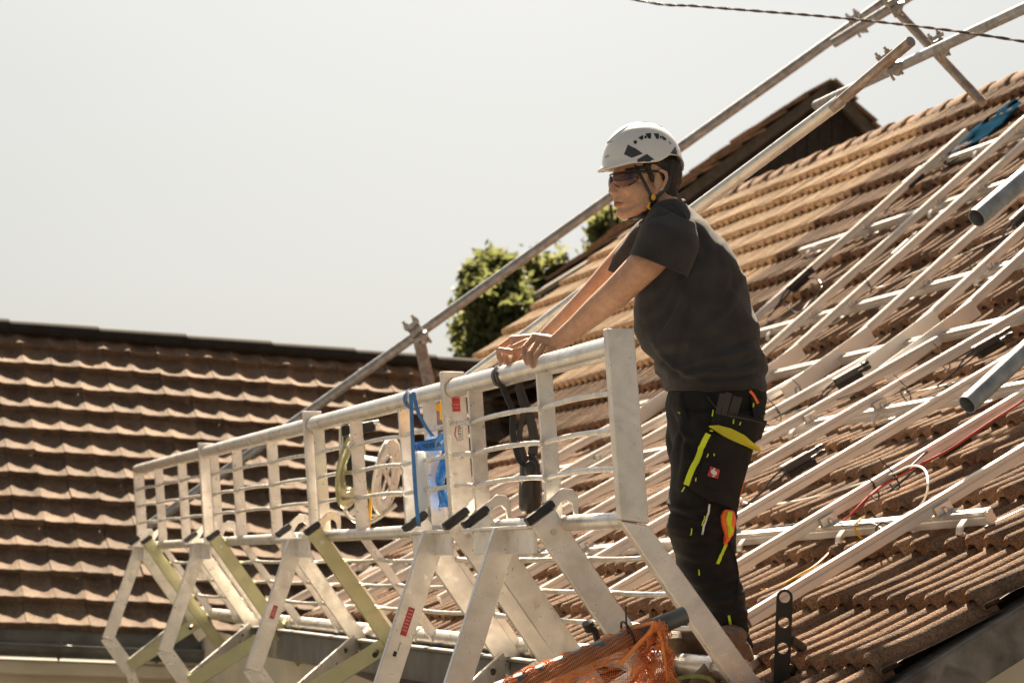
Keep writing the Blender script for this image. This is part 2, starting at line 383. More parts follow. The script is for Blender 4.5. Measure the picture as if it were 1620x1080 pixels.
# ---- wing house on the left: dark wavy tiles
WV1 = isect(900, 590, RK, N2); WV2 = isect(777, 743, RK, N2)
WR = unit(-RH + UP * .05); WN = unit(np.cross(WR, WV2 - WV1)); WN = WN * np.sign(WN[2]); WW = unit(np.cross(WR, WN)); WW = -WW * np.sign(WW[2])
WS = 1.14
def WP(r, w_, h=0.0): return (WV1 + WR * r + WW * w_ + WN * h) * WS
wb = WP(4, 3.5); wb[2] = GROUND
wing = thing('wing_house', wb, 'left house with dark wavy roof tiles and zinc gutter above a cream wall', 'house')
WPER, WEX, WEAVE = .199, .259, 3.38
wx = [0, .08, .17, .26, .36, .46, .56, .66, .76, .85, .93]
def wprof(t):
    t = t % 1.0
    return .0115 * (math.cos(2 * math.pi * t) + .2 * math.cos(4 * math.pi * t))
mb = MB(); nrow = 13
for i in range(nrow):
    wl = WEAVE - i * WEX
    for k in range(int(7.6 / WPER)):
        r0 = -1.6 + k * WPER; dh = random.uniform(-.004, .006); dw = random.uniform(-.008, .008); ph = .1
        cols = wx + [1.0]; V = []
        for (ww, base) in ((wl - WEX - .03, -.002), (wl - WEX * .62, .003), (wl - .010, .043), (wl, .037), (wl - .002, -.004)):
            for c in cols: V.append(WP(r0 + (c) * WPER * .985, ww + dw + .012 * math.cos(2 * math.pi * (c)) * (ww > wl - .1), base + dh + wprof(c)))
        nC = len(cols); mb.add(V, [(a * nC + j, a * nC + j + 1, (a + 1) * nC + j + 1, (a + 1) * nC + j) for a in range(4) for j in range(nC - 1)])
wroof = obj('roof', mb, M['tile_dark'], wing, smooth='auto')
mb = MB(); WB = unit(-WN * 0 + np.cross(WR, UP)); WB = WB * np.sign(WB[1]); 
mb.add([WP(-1.6, -.0, -.05), WP(6, -.0, -.05), WP(6, WEAVE - .03, -.045), WP(-1.6, WEAVE - .03, -.045), WP(-1.6, 0, -.05) + WB * 3.5 - UP * 2.8, WP(6, 0, -.05) + WB * 3.5 - UP * 2.8], [(0, 1, 2, 3), (1, 0, 4, 5)])
obj('roof_deck', mb, M['darkwood'], wroof)
mb = MB()
for k in range(11):
    r0 = -1.5 + k * .66; rings = []
    for t, rd in ((0, .125), (.66, .105)):
        p = WP(r0 + t, .02, .0)
        rings.append([p + UP * (rd * .72 * math.sin(a) - .01) + WB * rd * 1.2 * math.cos(a) for a in np.linspace(-.5, math.pi + .5, 11)])
    mb.grid(rings)
    mb.add(rings[1] + rings[0][::-1], [])
    c = WP(r0 + .66, .02, 0); mb.grid([rings[1], [c + (p - c) * .8 for p in rings[1]]])
    c0 = WP(r0, .02, 0); mb.grid([[c0 + (p - c0) * .8 for p in rings[0]], rings[0]])
obj('ridge_tiles', mb, M['ridge_dark'], wroof, smooth='auto')
# gutter of the wing
WO = unit(V3(-WB[0], -WB[1], 0))
def WG(r, out, dz): return WP(r, WEAVE, 0) + WO * out + UP * dz
mb = MB()
pr = [(.085 * math.cos(a), .085 * math.sin(a)) for a in np.linspace(math.pi, 2 * math.pi, 10)]; pr += [(x * .95, y * .95) for x, y in pr[::-1]]
mb.sweep([WG(-1, .03, -.11), WG(6.2, .03, -.11)], pr, UP); mb.tube([WG(-1, .118, -.108), WG(6.2, .118, -.108)], .011, 8)
mb.box((WG(-1, -.055, -.055) + WG(6.2, -.055, -.055)) / 2, (WG(6.2, 0, 0) - WG(-1, 0, 0)) / 2, WO * .004, UP * .11)
gut = obj('gutter', mb, M['zinc'], wing, smooth='auto')
for k in range(9):
    mb = MB(); r = -.6 + k * .62
    mb.sweep([WG(r, .03 + .092 * math.cos(a), -.11 + .092 * math.sin(a)) for a in np.linspace(0.1, -math.pi, 9)], [(-.012, -.003), (.012, -.003), (.012, .003), (-.012, .003)], WR)
    mb.ball(WG(r, .118, -.094), .012)
    obj('gutter_bracket', mb, M['zinc'], gut, smooth='auto')
mb = MB()
mb.box((WG(-1, -.10, -.27) + WG(6.2, -.10, -.27)) / 2, (WG(6.2, 0, 0) - WG(-1, 0, 0)) / 2, WO * .07, UP * .05)
obj('cornice', mb, M['plaster'], wing, bevel=.01)
mb = MB(); a, b = WG(-1, -.19, -.3), WG(6.2, -.19, -.3)
mb.add([a, b, b * V3(1, 1, 0) + UP * GROUND, a * V3(1, 1, 0) + UP * GROUND], [(0, 1, 2, 3)])
a2, b2 = a + WB * 5, b + WB * 5
mb.add([b, b2, b2 * V3(1, 1, 0) + UP * GROUND, b * V3(1, 1, 0) + UP * GROUND, WP(6.2, 0, -.1)], [(0, 1, 2, 3), (0, 4, 1)])
obj('wall', mb, M['plaster'], wing)

# ---- gabled house behind the ridge
BZ = 30.0; APX = at(1316, 128, BZ)
BD = ray(140, 895); BD[2] = 0; BD = unit(BD); BRt = V3(BD[1], -BD[0], 0)
BL = isect(925, 418, APX, BD) - APX; BLL = np.linalg.norm(BL); BL = unit(BL); Brr = unit(isect(1397, 216, APX, BD) - APX)
gbase = APX + BD * 2; gbase[2] = GROUND
gh = thing('gabled_house', gbase, 'house with dark boarded gable rising behind the brown roof ridge', 'house')
def slab(mb, d, L, W, t, nrm, c0=0):
    pass
NL = unit(np.cross(BD, BL)); NL = NL * np.sign(NL[2]); NR = unit(np.cross(BD, Brr)); NR = NR * np.sign(NR[2])
mb = MB()
for (d, nr, LL) in ((BL, NL, BLL), (Brr, NR, 3.4)):
    k = 0; exq = .36
    for i in range(int(LL / exq)):
        for j in range(4):
            v0 = j * .9 - .04; c = [APX + BD * (v0 + x) + d * (i * exq) for x in (0, .88)]
            o1 = nr * (.03 + random.uniform(0, .025)); o2 = nr * .085 + nr * random.uniform(0, .02)
            V = [c[0] + o1, c[1] + o1, c[1] + d * (exq + .03) + o2, c[0] + d * (exq + .03) + o2]; V += [v - nr * .035 for v in V]
            mb.add(V, [(0, 1, 2, 3), (7, 6, 5, 4), (0, 4, 5, 1), (1, 5, 6, 2), (2, 6, 7, 3), (3, 7, 4, 0)])
groof = obj('roof', mb, M['tile'], gh)
mb = MB()
for (d, nr, LL) in ((BL, NL, BLL), (Brr, NR, 3.4)):
    mb.box(APX + d * LL / 2 + BD * 1.75 - nr * .02, d * LL / 2, BD * 1.75, nr * .03)
    mb.box(APX + d * LL / 2 + BD * .03 - nr * .075, d * LL / 2, BD * .03, nr * .05)
obj('verge_board', mb, M['oldwood'], groof, bevel=.01)
mb = MB()
for i in range(60):
    x0 = -3.2 + i * .165; x1 = x0 + .155
    def topz(x): return min((BL * (x / (BL @ BRt)))[2] if x < 0 else 1e9, (Brr * (x / (Brr @ BRt)))[2] if x >= 0 else 1e9) - .05
    if x1 > 2.6: break
    b0 = APX + BD * (.32 + random.uniform(0, .015))
    V = [b0 + BRt * x0 + UP * topz(x0), b0 + BRt * x1 + UP * topz(x1), (b0 + BRt * x1) * V3(1, 1, 0) + UP * GROUND, (b0 + BRt * x0) * V3(1, 1, 0) + UP * GROUND]
    V += [v + BD * .06 for v in V]; mb.add(V, [(0, 3, 2, 1), (4, 5, 6, 7), (0, 4, 7, 3), (1, 2, 6, 5)])
mb.add([APX + BD * .36 + BL * (BLL - .3) - UP * .2, APX + BD * .36 - UP * .15, APX + BD * .36 + Brr * 3.1 - UP * .2], [(0, 1, 2)])
obj('gable_wall', mb, M['darkwood'], gh)

# ---- trees beyond the houses
def tree(px, py, Z, spread, n, label, tone):
    c = at(px, py, Z); base = V3(c[0], c[1], GROUND)
    root = thing('leafy_tree', base, label, 'tree', 'trees behind the roofs')
    mb = MB(); tops = []
    for (cx, cz, rx, rz) in spread: tops.append((c + V3(cx, random.uniform(-.6, .6), cz), rx, rz))
    hub = V3(c[0], c[1], min(t[0][2] for t in tops) - 1.0)
    mb.tube([base, (base + hub) / 2 + V3(.1, 0, 0), hub], [.28, .22, .17], 10)
    for t, rx, rz in tops:
        m_ = (hub + t) / 2 + V3(random.uniform(-.2, .2), 0, .2); mb.tube(spline([hub, m_, t + UP * rz * .6], 4), [.10 * (1 - i / 10) + .015 for i in range(9)], 6)
    obj('trunk', mb, M['bark'], root, smooth=True)
    mb = MB()
    wts = np.array([rx * rz for _, rx, rz in tops]); wts = wts / wts.sum()
    for _ in range(n // 4):
        t, rx, rz = tops[RNG.choice(len(tops), p=wts)]
        d = RNG.normal(size=3); d /= np.linalg.norm(d); rr = RNG.uniform(.25, 1.0) ** .6
        p = t + d * V3(rx, rx, rz) * rr
        if noise.noise(Vector(p * 1.6)) < -.06: continue
        for _ in range(9):
            q = p + RNG.normal(size=3) * .10; a = RNG.normal(size=3); a /= np.linalg.norm(a); b = np.cross(a, RNG.normal(size=3)); b /= np.linalg.norm(b)
            s = RNG.uniform(.045, .10); mb.add([q - a * s, q + b * s * .55, q + a * s, q - b * s * .55], [(0, 1, 2, 3)])
    obj('crown', mb, tone, root)
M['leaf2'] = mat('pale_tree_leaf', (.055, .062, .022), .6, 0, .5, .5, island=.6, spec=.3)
for k in ('leaf', 'leaf2'):
    p = M[k].node_tree.nodes['Principled BSDF']; p.inputs['Transmission Weight'].default_value = 0
    t_ = M[k].node_tree; tr = t_.nodes.new('ShaderNodeBsdfTranslucent'); ms = t_.nodes.new('ShaderNodeMixShader'); ms.inputs[0].default_value = .45
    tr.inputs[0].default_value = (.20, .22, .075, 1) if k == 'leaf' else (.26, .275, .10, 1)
    t_.links.new(p.outputs[0], ms.inputs[1]); t_.links.new(tr.outputs[0], ms.inputs[2]); t_.links.new(ms.outputs[0], t_.nodes['Material Output'].inputs[0])
PXM = 1 / FP
def spread(px, py, Z, L): return [((x - px) * Z * PXM, (py - y) * Z * PXM, rx * Z * PXM, ry * Z * PXM) for x, y, rx, ry in L]
for (px, py, Z, n, L, lb, tn_) in (
    (782, 500, 36, 11000, [(788, 440, 26, 34), (770, 490, 34, 42), (806, 500, 36, 42), (784, 550, 44, 45), (790, 408, 8, 18), (770, 412, 7, 16), (752, 450, 11, 20), (740, 520, 12, 26)], 'tall dense tree whose crown stands left of the scaffold tube crossing', 'leaf'),
    (855, 450, 38, 9000, [(845, 440, 18, 30), (878, 440, 15, 26), (850, 470, 40, 28), (848, 412, 8, 14), (883, 414, 6, 12), (822, 470, 16, 22), (850, 520, 50, 40), (850, 620, 80, 60)], 'lower sunlit tree right of the scaffold tube, with two thin tips', 'leaf2'),
    (965, 385, 40, 6000, [(960, 360, 14, 28), (975, 380, 24, 30), (945, 395, 10, 20), (965, 335, 8, 14), (1000, 400, 40, 40), (980, 480, 60, 50)], 'small tree showing just below the chin of the worker', 'leaf2'),
    (1060, 305, 42, 2500, [(1062, 305, 9, 14), (1066, 318, 10, 18), (1050, 360, 40, 30)], 'treetop tip just visible behind the neck of the worker', 'leaf2')):
    tree(px, py, Z, spread(px, py, Z, L), n, lb, M[tn_])
#PART2
# ------------------------------------------------------------------ guard rail panels along the eave
RODH = (.150, .265, .378); SLF = (.22, .44, .65)
SL = V3(.36, -.497, 0)                         # slanted lower leg as (n, h)
LEAN = -.072
def gpost(mb, s, wd, th, top, off=0.0):
    """flat upright then slanted leg; off shifts across"""
    mb.plate([G(s, LEAN * top + off - wd / 2, top), G(s, LEAN * top + off + wd / 2, top), G(s, off + wd / 2 + .004, -.012), G(s, off - wd / 2 - .0, .0)], DG * th)
def gleg(mb, s, wd, th, f1=1.0, off=0.0):
    q = unit(V3(SL[0], SL[1], 0)); pr = V3(-q[1], q[0], 0) * wd / 2     # perpendicular in (n,h)
    P = lambda n, h: G(s, n + off, h)
    e_ = SL * f1
    mb.plate([P(-wd / 2, -.004), P(wd / 2 + .004, -.016), P(e_[0] + pr[0], e_[1] + pr[1]), P(e_[0] - pr[0] * .8, e_[1] - pr[1] * .8)], DG * th)
TOPN = LEAN * .522
panels = [
    (0.0, gs(684, -.02), [gs(868, -.02), gs(757, -.02)], 'nearest guard rail panel with a tall bare end post, beside the worker', 0),
    (gs(723, -.02), gs(508, -.02), [gs(645, -.02), gs(567, -.02)], 'guard rail panel with red and white stickers on its end post', 1),
    (gs(499, -.02), gs(341, -.02), [gs(433, -.02), gs(377, -.02)], 'third guard rail panel from the worker, in front of the dark tiles', 0),
    (gs(329, -.02), gs(221, -.02), [gs(290, -.02), gs(253, -.02)], 'farthest and smallest guard rail panel at the left end', 0)]
for ip, (s0, s1, bars, lb, stick) in enumerate(panels):
    root = thing('guardrail_panel', G((s0 + s1) / 2, .34, -.5), lb, 'guard rail', 'guard rail panels along the eave')
    nxt = panels[ip + 1][0] if ip < 3 else s1
    mb = MB(); gpost(mb, s0, .086, .042, .573 if ip == 0 else (.586 if ip < 3 else .575)); post = obj('end_post', mb, M['alu'], root, bevel=.003)
    mb = MB(); gleg(mb, s0 + .001, .086, .040, 1.04); obj('slanted_leg', mb, M['alu'], root, bevel=.003)
    if ip == 3:
        mb = MB(); gpost(mb, s1, .07, .03, .545); obj('end_post', mb, M['alu'], root, bevel=.003)
        mb = MB(); gleg(mb, s1 + .001, .07, .028, 1.0); obj('slanted_leg', mb, M['alu'], root, bevel=.003)
    r = .036
    mb = MB(); mb.tube([G(s0 + .024, TOPN, .522), G(min(nxt - .03, s1 + .3) if ip < 3 else s1 + .03, TOPN, .522)], r, 20)
    obj('top_rail', mb, M['alu_tube'], root, smooth='auto')
    mb = MB(); mb.tube([G(s0 + .022, 0, .0), G(nxt - .04 if ip < 3 else s1, 0, .0)], .026, 18)
    obj('lower_rail', mb, M['alu_tube'], root, smooth='auto')
    mb = MB(); mb.tube([G(s0 + .0, SL[0] - .01, SL[1] + .045), G(nxt - .03 if ip < 3 else s1 + .1, SL[0] - .01, SL[1] + .045)], .036, 18)
    for sx in (s0 + .16, s0 + .95, s1 - .45):
        mb.tube([G(sx, SL[0] - .01, SL[1] + .045), G(sx + .07, SL[0] - .01, SL[1] + .045)], .042, 18)
    obj('foot_rail', mb, M['alu_tube'], root, smooth='auto')
    allb = bars + ([s1] if ip < 3 else [])
    for k, sb in enumerate(allb):
        wd = .054 if k < 2 else .05
        mb = MB(); gpost(mb, sb, wd, .02, .495); gleg(mb, sb + .001, wd * .9, .018, .93); obj('upright', mb, M['alu'], root, bevel=.002)
    stops = sorted([s0] + bars + [s1])
    for hh in RODH:
        pts = []
        for a, b in zip(stops[:-1], stops[1:]):
            for t in np.linspace(0, 1, 9)[:-1]: pts.append(G(a + (b - a) * t, LEAN * hh - .018, hh + .010 * math.sin(math.pi * t) ** .6))
        pts.append(G(stops[-1], LEAN * hh - .018, hh))
        mb = MB(); mb.tube(pts, .0088, 10)
        for sb in bars: mb.disc(G(sb - .012, LEAN * hh - .018, hh + .002), DG, .018, .014, 12)
        obj('rod', mb, M['alu_tube'], root, smooth='auto')
    for f in SLF:
        pts = []
        for a, b in zip(stops[:-1], stops[1:]):
            for t in np.linspace(0, 1, 9)[:-1]: pts.append(G(a + (b - a) * t, SL[0] * f - .004, SL[1] * f + -.008 * math.sin(math.pi * t) ** .6))
        pts.append(G(stops[-1], SL[0] * f - .004, SL[1] * f))
        mb = MB(); mb.tube(pts, .0088, 10); obj('rod', mb, M['alu_tube'], root, smooth='auto')
    if stick:
        fz = s0 - .0225
        def S(n, h): return G(fz, LEAN * h + n, h)
        mb = MB(); mb.plate([S(-.012, .560), S(.018, .562), S(.018, .437), S(-.012, .435)], DG * .002)
        lab = obj('warning_label', mb, M['red'], post)
        mb = MB()
        for k in range(9):
            if k in (3, 6): continue
            h0 = .551 - k * .0125
            for q_ in range(3):
                n0 = -.008 + q_ * .0085; ln = random.uniform(.004, .007); mb.plate([G(fz - .0014, LEAN * h0 + n0, h0), G(fz - .0014, LEAN * h0 + n0 + ln, h0), G(fz - .0014, LEAN * h0 + n0 + ln, h0 - .003), G(fz - .0014, LEAN * h0 + n0, h0 - .003)], DG * .0008)
        mm = mat('pale_red_print', (.75, .35, .33), .5); obj('print', mb, mm, lab)
        mb = MB(); mb.plate([S(-.022, .418), S(.026, .420), S(.026, .311), S(-.022, .309)], DG * .002)
        st = obj('maker_sticker', mb, M['white'], post)
        mb = MB(); z = fz - .0016
        def S2(n, h): return G(z, LEAN * h + n, h)
        mb.plate([S2(.0, .406), S2(-.0135, .350), S2(-.002, .323), S2(.0, .323), S2(-.008, .350), S2(.0, .386)], DG * .0008); obj('red_roof_mark', mb, M['red'], st)
        txt = text_mesh('CUSTERS', .017, bold=True); 
        V, F = txt; ctr = V.mean(0); V2_ = [G(z, LEAN * (.364 + (v[0] - ctr[0])) + .0085 - (v[1] - ctr[1]), .364 + (v[0] - ctr[0])) for v in V]
        obj('lettering', (V2_, F), M['blackprint'], st)
        mb = MB()
        for k in range(7): h0 = .331 + k * .0105; mb.plate([S2(.018, h0), S2(.0205, h0), S2(.0205, h0 + .007), S2(.018, h0 + .007)], DG * .0008)
        obj('small_print', mb, M['grey_text'], st)

# ------------------------------------------------------------------ hinged scaffold brackets hooked on the lower rail
Q = unit(V3(.585, -.811, 0)); QP = V3(-Q[1], Q[0], 0)   # stile direction / across it, in (n,h)
def bracket(sn, sf, lb, metal, label_sticker=0, W=1.0):
    sm = (sn + sf) / 2
    root = thing('scaffold_bracket', G(sm, -.05, -.5), lb, 'scaffold bracket', 'brackets hooked on the guard rail')
    def PL(s, poly, th): mb = MB(); mb.plate([G(s, a, b) for a, b in poly], DG * th); return mb
    for s, Lq in ((sn, .86), (sf, .80)):
        c0 = V3(-.085, .02, 0); a = c0; b = c0 + Q * Lq; wd = .046 * W
        mb = PL(s, [(a + QP * wd)[:2], (a - QP * wd)[:2], (b - QP * wd)[:2], (b + QP * wd)[:2]], .026)
        c1 = c0 - QP * .052   # bright inner flange on the lower edge, facing away
        mb.bar(G(s + .03, *(c0 + QP * .047 * W)[:2]), G(s + .03, *(b + QP * .047 * W)[:2]), .06, .007, DG * 0 + NG * QP[0] + UP * QP[1])
        st = obj('stile', mb, metal if s == sn else M['alu'], root, bevel=.002)
        mb = MB(); k = c0 - Q * .016
        mb.bar(G(s, *(k - QP * .053 * W)[:2]), G(s, *(k + QP * .056 * W)[:2]), .040, .026, NG * Q[0] + UP * Q[1]); obj('rubber_cap', mb, M['black'], root, bevel=.004)
        h = c0 - Q * .0
        hk = [(-.075, .03), (-.052, .075), (-.005, .115), (.03, .112), (.048, .09), (.05, .03), (.036, .026), (.028, .062), (.012, .076), (-.012, .068), (-.036, .03), (-.05, -.01)]
        obj('hook', PL(s + .035, hk, .016), M['alu'], root, bevel=.002)
        mb = MB(); mb.disc(G(s - .016, *(c0 + Q * .06)[:2]), DG, .010, .006, 12); obj('bolt', mb, M['steelbolt'], st)
    mb = MB(); mb.box((G(sn, -.092, -.012) + G(sf, -.092, -.012)) / 2, (G(sf, 0, 0) - G(sn, 0, 0)) / 2, NG * .045, UP * .006)
    mb.box((G(sn, -.10, -.058) + G(sf, -.10, -.058)) / 2, (G(sf - .02, 0, 0) - G(sn + .02, 0, 0)) / 2, NG * .006, UP * .040); obj('cross_plate', mb, M['alu'], root, bevel=.002)
    A = V3(-.10, -.02, 0); Bq = V3(-.30, -.62, 0); d = unit(Bq - A); pr = V3(-d[1], d[0], 0) * .044 * (.5 + W / 2)
    mb = PL(sm - .02, [(A + pr)[:2], (A - pr)[:2], (Bq - pr)[:2], (Bq + pr)[:2]], .030); st = obj('front_leg', mb, M['alu'], root, bevel=.003)
    C_ = V3(-.155, -.815, 0); d2 = unit(C_ - Bq); p2 = V3(-d2[1], d2[0], 0) * .048
    mb = PL(sm - .012, [(Bq + V3(-.045, -.004, 0))[:2], (Bq + V3(.045, .02, 0))[:2], (C_ + p2)[:2], (C_ - p2)[:2]], .014); mb.disc(G(sm - .022, -.262, -.68), DG, .010, .008, 10)
    obj('hinge_plate', mb, M['alu'], root, bevel=.002)
    mb = PL(sm, [(C_ + p2 * .7)[:2], (C_ - p2 * .7)[:2], (C_ + V3(.16, -.42, 0) - p2 * .7)[:2], (C_ + V3(.16, -.42, 0) + p2 * .7)[:2]], .02); obj('lower_leg', mb, M['alu'], root, bevel=.002)
    for s in (sn, sf):
        T = V3(.265, -.50, 0)
        mb = MB(); mb.bar(G(sm + (s - sm) * .12, C_[0] - .0, C_[1] + .02), G(s + (.03 if s == sn else -.03), T[0], T[1]), .014, .078, UP)
        br = obj('step_bar', mb, metal if s == sn else M['alu'], root, bevel=.002)
        mb = MB(); p = G(s + (.02 if s == sn else -.02) - .012, T[0] - .05, T[1] - .03); mb.tube([p, p - DG * .05 - NG * .02 - UP * .012], .013, 10); obj('locking_pin', mb, M['blacksteel'], br, smooth='auto')
    if label_sticker:
        o = V3(0, 0, 0); t0, t1 = (.45, .62) if label_sticker == 1 else (.50, .60)
        mid = lambda t: A + (Bq - A) * t
        mb = PL(sm - .0365, [(mid(t0) - pr * .25)[:2], (mid(t0) + pr * .30)[:2], (mid(t1) + pr * .30)[:2], (mid(t1) - pr * .25)[:2]], .002); lab = obj('warning_label', mb, M['red'], st)
        mb = MB()
        for k in range(7):
            t = t0 + .015 + k * (t1 - t0 - .03) / 7
            for q_ in (-.17, .02): mb.plate([G(sm - .0381, *(mid(t) + pr * q_)[:2]), G(sm - .0381, *(mid(t) + pr * (q_ + .16))[:2]), G(sm - .0381, *(mid(t + .007) + pr * (q_ + .16))[:2]), G(sm - .0381, *(mid(t + .007) + pr * q_)[:2])], DG * .0008)
        obj('print', mb, bpy.data.materials['pale_red_print'], lab)
        if label_sticker == 1:
            mb = PL(sm - .0365, [(mid(.72) - pr * .3)[:2], (mid(.72) + pr * .0)[:2], (mid(.75) + pr * .0)[:2], (mid(.75) - pr * .3)[:2]], .002); obj('maker_mark', mb, M['blackprint'], st)
            mb = MB()
            for k in range(5): mb.plate([G(sm - .0365, *(mid(.66 + k * .011) - pr * .05)[:2]), G(sm - .0365, *(mid(.66 + k * .011) + pr * .06)[:2]), G(sm - .0365, *(mid(.667 + k * .011) + pr * .06)[:2]), G(sm - .0365, *(mid(.667 + k * .011) - pr * .05)[:2])], DG * .001)
            obj('small_print', mb, M['grey_text'], st)
    return root
M['alu_green_lime_reflection'] = mat('green_and_lime_reflection_aluminium', (.46, .45, .27), .40, .65, .12, 8, .05, 60, dirt=(.4, .38, .24), dscale=7, damt=.5, rvar=.08)  # lime reflection painted into the bracket colour; own green of the reel flange
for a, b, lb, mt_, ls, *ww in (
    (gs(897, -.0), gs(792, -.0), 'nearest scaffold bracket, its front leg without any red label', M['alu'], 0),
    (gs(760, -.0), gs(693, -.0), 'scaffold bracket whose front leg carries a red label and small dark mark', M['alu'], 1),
    (gs(525, -.0), gs(478, -.0), 'middle scaffold bracket with lime reflection, small red label on the front leg', M['alu_green_lime_reflection'], 2, .76),
    (gs(363, -.0), gs(327, -.0), 'second scaffold bracket from the left end, with lime tinted stile', M['alu_green_lime_reflection'], 0, .76),
    (gs(254, -.0), gs(234, -.0), 'leftmost and smallest scaffold bracket, hanging before the zinc gutter', M['alu_green_lime_reflection'], 0, .76)):
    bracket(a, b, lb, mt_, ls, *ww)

# ------------------------------------------------------------------ solar mounting rails on the roof
RAILP = [(-.019, -.026), (.019, -.026), (.019, .002), (.0155, .004), (.0155, .009), (.019, .011), (.019, .026), (.006, .026), (.006, .018), (-.006, .018), (-.006, .026), (-.019, .026), (-.019, .011), (-.0155, .009), (-.0155, .004), (-.019, .002)]
def prof_bar(mb, pts, nrm, sc=1.0, prof=RAILP): mb.sweep(pts, [(a * sc, b * sc) for a, b in prof], nrm)
XH, LH = .098, .152                              # heights of the cross rails and the long rails
CROSS = [1.15, 2.46, 3.40, KINK + .78, KINK + 1.92, KINK + 2.68]
CE = [(.12, 6.8), (.9, 7.2), (1.6, 7.6), (2.2, 7.9), (3.6, 8.0), (4.6, 7.4)]
ords = ['lowest', 'second', 'third', 'fourth', 'fifth', 'topmost']
for k, (u_, (a, b)) in enumerate(zip(CROSS, CE)):
    N_ = N1 if u_ < KINK else N2
    mb = MB(); hh = XH if abs(u_ - 3.4) > .2 else XH + .03
    prof_bar(mb, [RP(a, u_, hh), RP(b, u_, hh)], N_, .92)
    o = obj('cross_rail', mb, M['rail'], bevel=.0015)
    tag(o, f'{ords[k]} aluminium cross rail running along the tile courses' + (', with an open sawn end' if k == 0 else ''), 'mounting rail', 'aluminium cross rails')
LOWER = [.40, 1.22, 2.05, 2.92, 3.60, 4.22, 4.85, 5.72, 6.25, 7.15]
on = ['first', 'second', 'third', 'fourth', 'fifth', 'sixth', 'seventh', 'eighth', 'ninth', 'last']
E_START = [.34, .55, .5, .6, .55, .6, .5, .55, .6, .5]
def clamp_mesh(e, u):
    mb = MB(); N_, U_ = (N1, U1) if u < KINK else (N2, U2)
    c = RP(e - .030, u + .0, LH - .012)
    mb.box(c, RE * .012, U_ * .034, N_ * .018); mb.box(RP(e - .045, u, LH - .03), RE * .022, U_ * .034, N_ * .003); mb.tube([RP(e - .047, u, LH - .03), RP(e - .047, u, LH - .008)], .009, 6)
    return mb
for k, ee in enumerate(LOWER):
    root = thing('mounting_rail', RP(ee, E_START[k], LH), (f'nearest mounting rail on the lower slope, its sawn end beside the black holed bracket' if k == 0 else f'{on[k]} long mounting rail from the gable on the shallow lower slope'), 'mounting rail', 'mounting rails on the lower slope')
    mb = MB(); prof_bar(mb, [RP(ee, E_START[k], LH), RP(ee + (.06 if k == 1 else .03), KINK + (.12 if k < 4 else .02), LH)], N1, .88)
    obj('profile', mb, M['rail'], root, bevel=.0012)
    for u_ in CROSS[:2]: obj('clamp', clamp_mesh(ee + .02, u_), M['steelbolt'], root, bevel=.0015)
UPPER = [(3.72, .9), (4.10, 2.2), (4.80, 2.75), (5.62, 3.25), (6.12, 3.2), (7.05, 2.95)]
uw = ['nearest', 'second', 'third', 'fourth', 'fifth', 'farthest']
for k, (ee, L_) in enumerate(UPPER):
    root = thing('mounting_rail', RP(ee, KINK, LH), f'{uw[k]} long mounting rail on the steep upper slope' + (', ending close under the ridge' if k == 5 else ''), 'mounting rail', 'mounting rails on the upper slope')
    mb = MB(); prof_bar(mb, [RP(ee, KINK - .10, LH + .02) if False else RP(ee, KINK + .03, LH), RP(ee, KINK + L_, LH)], N2, .88); obj('profile', mb, M['rail'], root, bevel=.0012)
    mb = MB(); mb.box(RP(ee - .028, KINK + .02, LH + .01), RE * .004, U1 * .16 + U2 * .16 - N1 * .0, (N1 + N2) * .022); obj('splice_plate', mb, M['rail'], root, bevel=.0015)
    for u_ in CROSS[3:]:
        if u_ < KINK + L_ - .05: obj('clamp', clamp_mesh(ee + .02, u_), M['steelbolt'], root, bevel=.0015)
# hooks under the cross rails
hk_n = 0
for k, u_ in enumerate(CROSS):
    for j in range(9):
        e_ = CE[k][0] + .10 + j * .82 + (.0 if k % 2 == 0 else .25)
        if k == 0 and j == 0: e_ = .2
        if e_ > CE[k][1] - .1: continue
        N_, U_ = (N1, U1) if u_ < KINK else (N2, U2)
        b = RP(e_, u_, 0)
        pts = spline([b + U_ * .16 + N_ * .045, b + U_ * .02 + N_ * .058, b - U_ * .055 + N_ * .062, b - U_ * .085 + N_ * .075, b - U_ * .075 + N_ * .098, b - U_ * .045 + N_ * .112], 5)
        mb = MB(); mb.sweep(pts, [(-.019, -.0035), (.019, -.0035), (.019, .0035), (-.019, .0035)], RE)
        rr = []
        mb = MB()
        for i_ in range(len(pts) - 1): pass
        rings = []
        for i_, p in enumerate(pts):
            t = unit(pts[min(i_ + 1, len(pts) - 1)] - pts[max(i_ - 1, 0)]); nn = np.cross(t, RE)
            rings.append([p + RE * .019 + nn * .0035, p - RE * .019 + nn * .0035, p - RE * .019 - nn * .0035, p + RE * .019 - nn * .0035])
        mb.loft(rings)
        o = obj('roof_hook', mb, M['rail'], smooth='auto', origin=b)
        tag(o, f'bent aluminium roof hook number {j + 1} from the gable under the {ords[k]} cross rail' if not (k == 0 and j < 2) else ('bent roof hook under the open end of the lowest cross rail' if j == 0 else 'bent roof hook beside the broken tile under the lowest cross rail'), 'roof hook', 'hooks carrying the cross rails')

# broken tile fragment by the hook
mb = MB(); c = RP(.75, 1.02, .06)
for _ in range(7):
    p = c + RE * random.uniform(-.09, .09) + U1 * random.uniform(-.05, .05) + N1 * random.uniform(-.01, .015); mb.ell(p, RE * random.uniform(.03, .06), U1 * random.uniform(.03, .05), N1 * .025, 9, 6)
V, F, Nn = remesh(mb, .008, 1); V = V + Nn * np.array([[noise.noise(Vector(p * 40)) * .010] for p in V])
tag(obj('broken_tile', (V, F), M['tile'], origin=c), 'crumbled rusty brown tile lying under the lowest cross rail', 'tile')

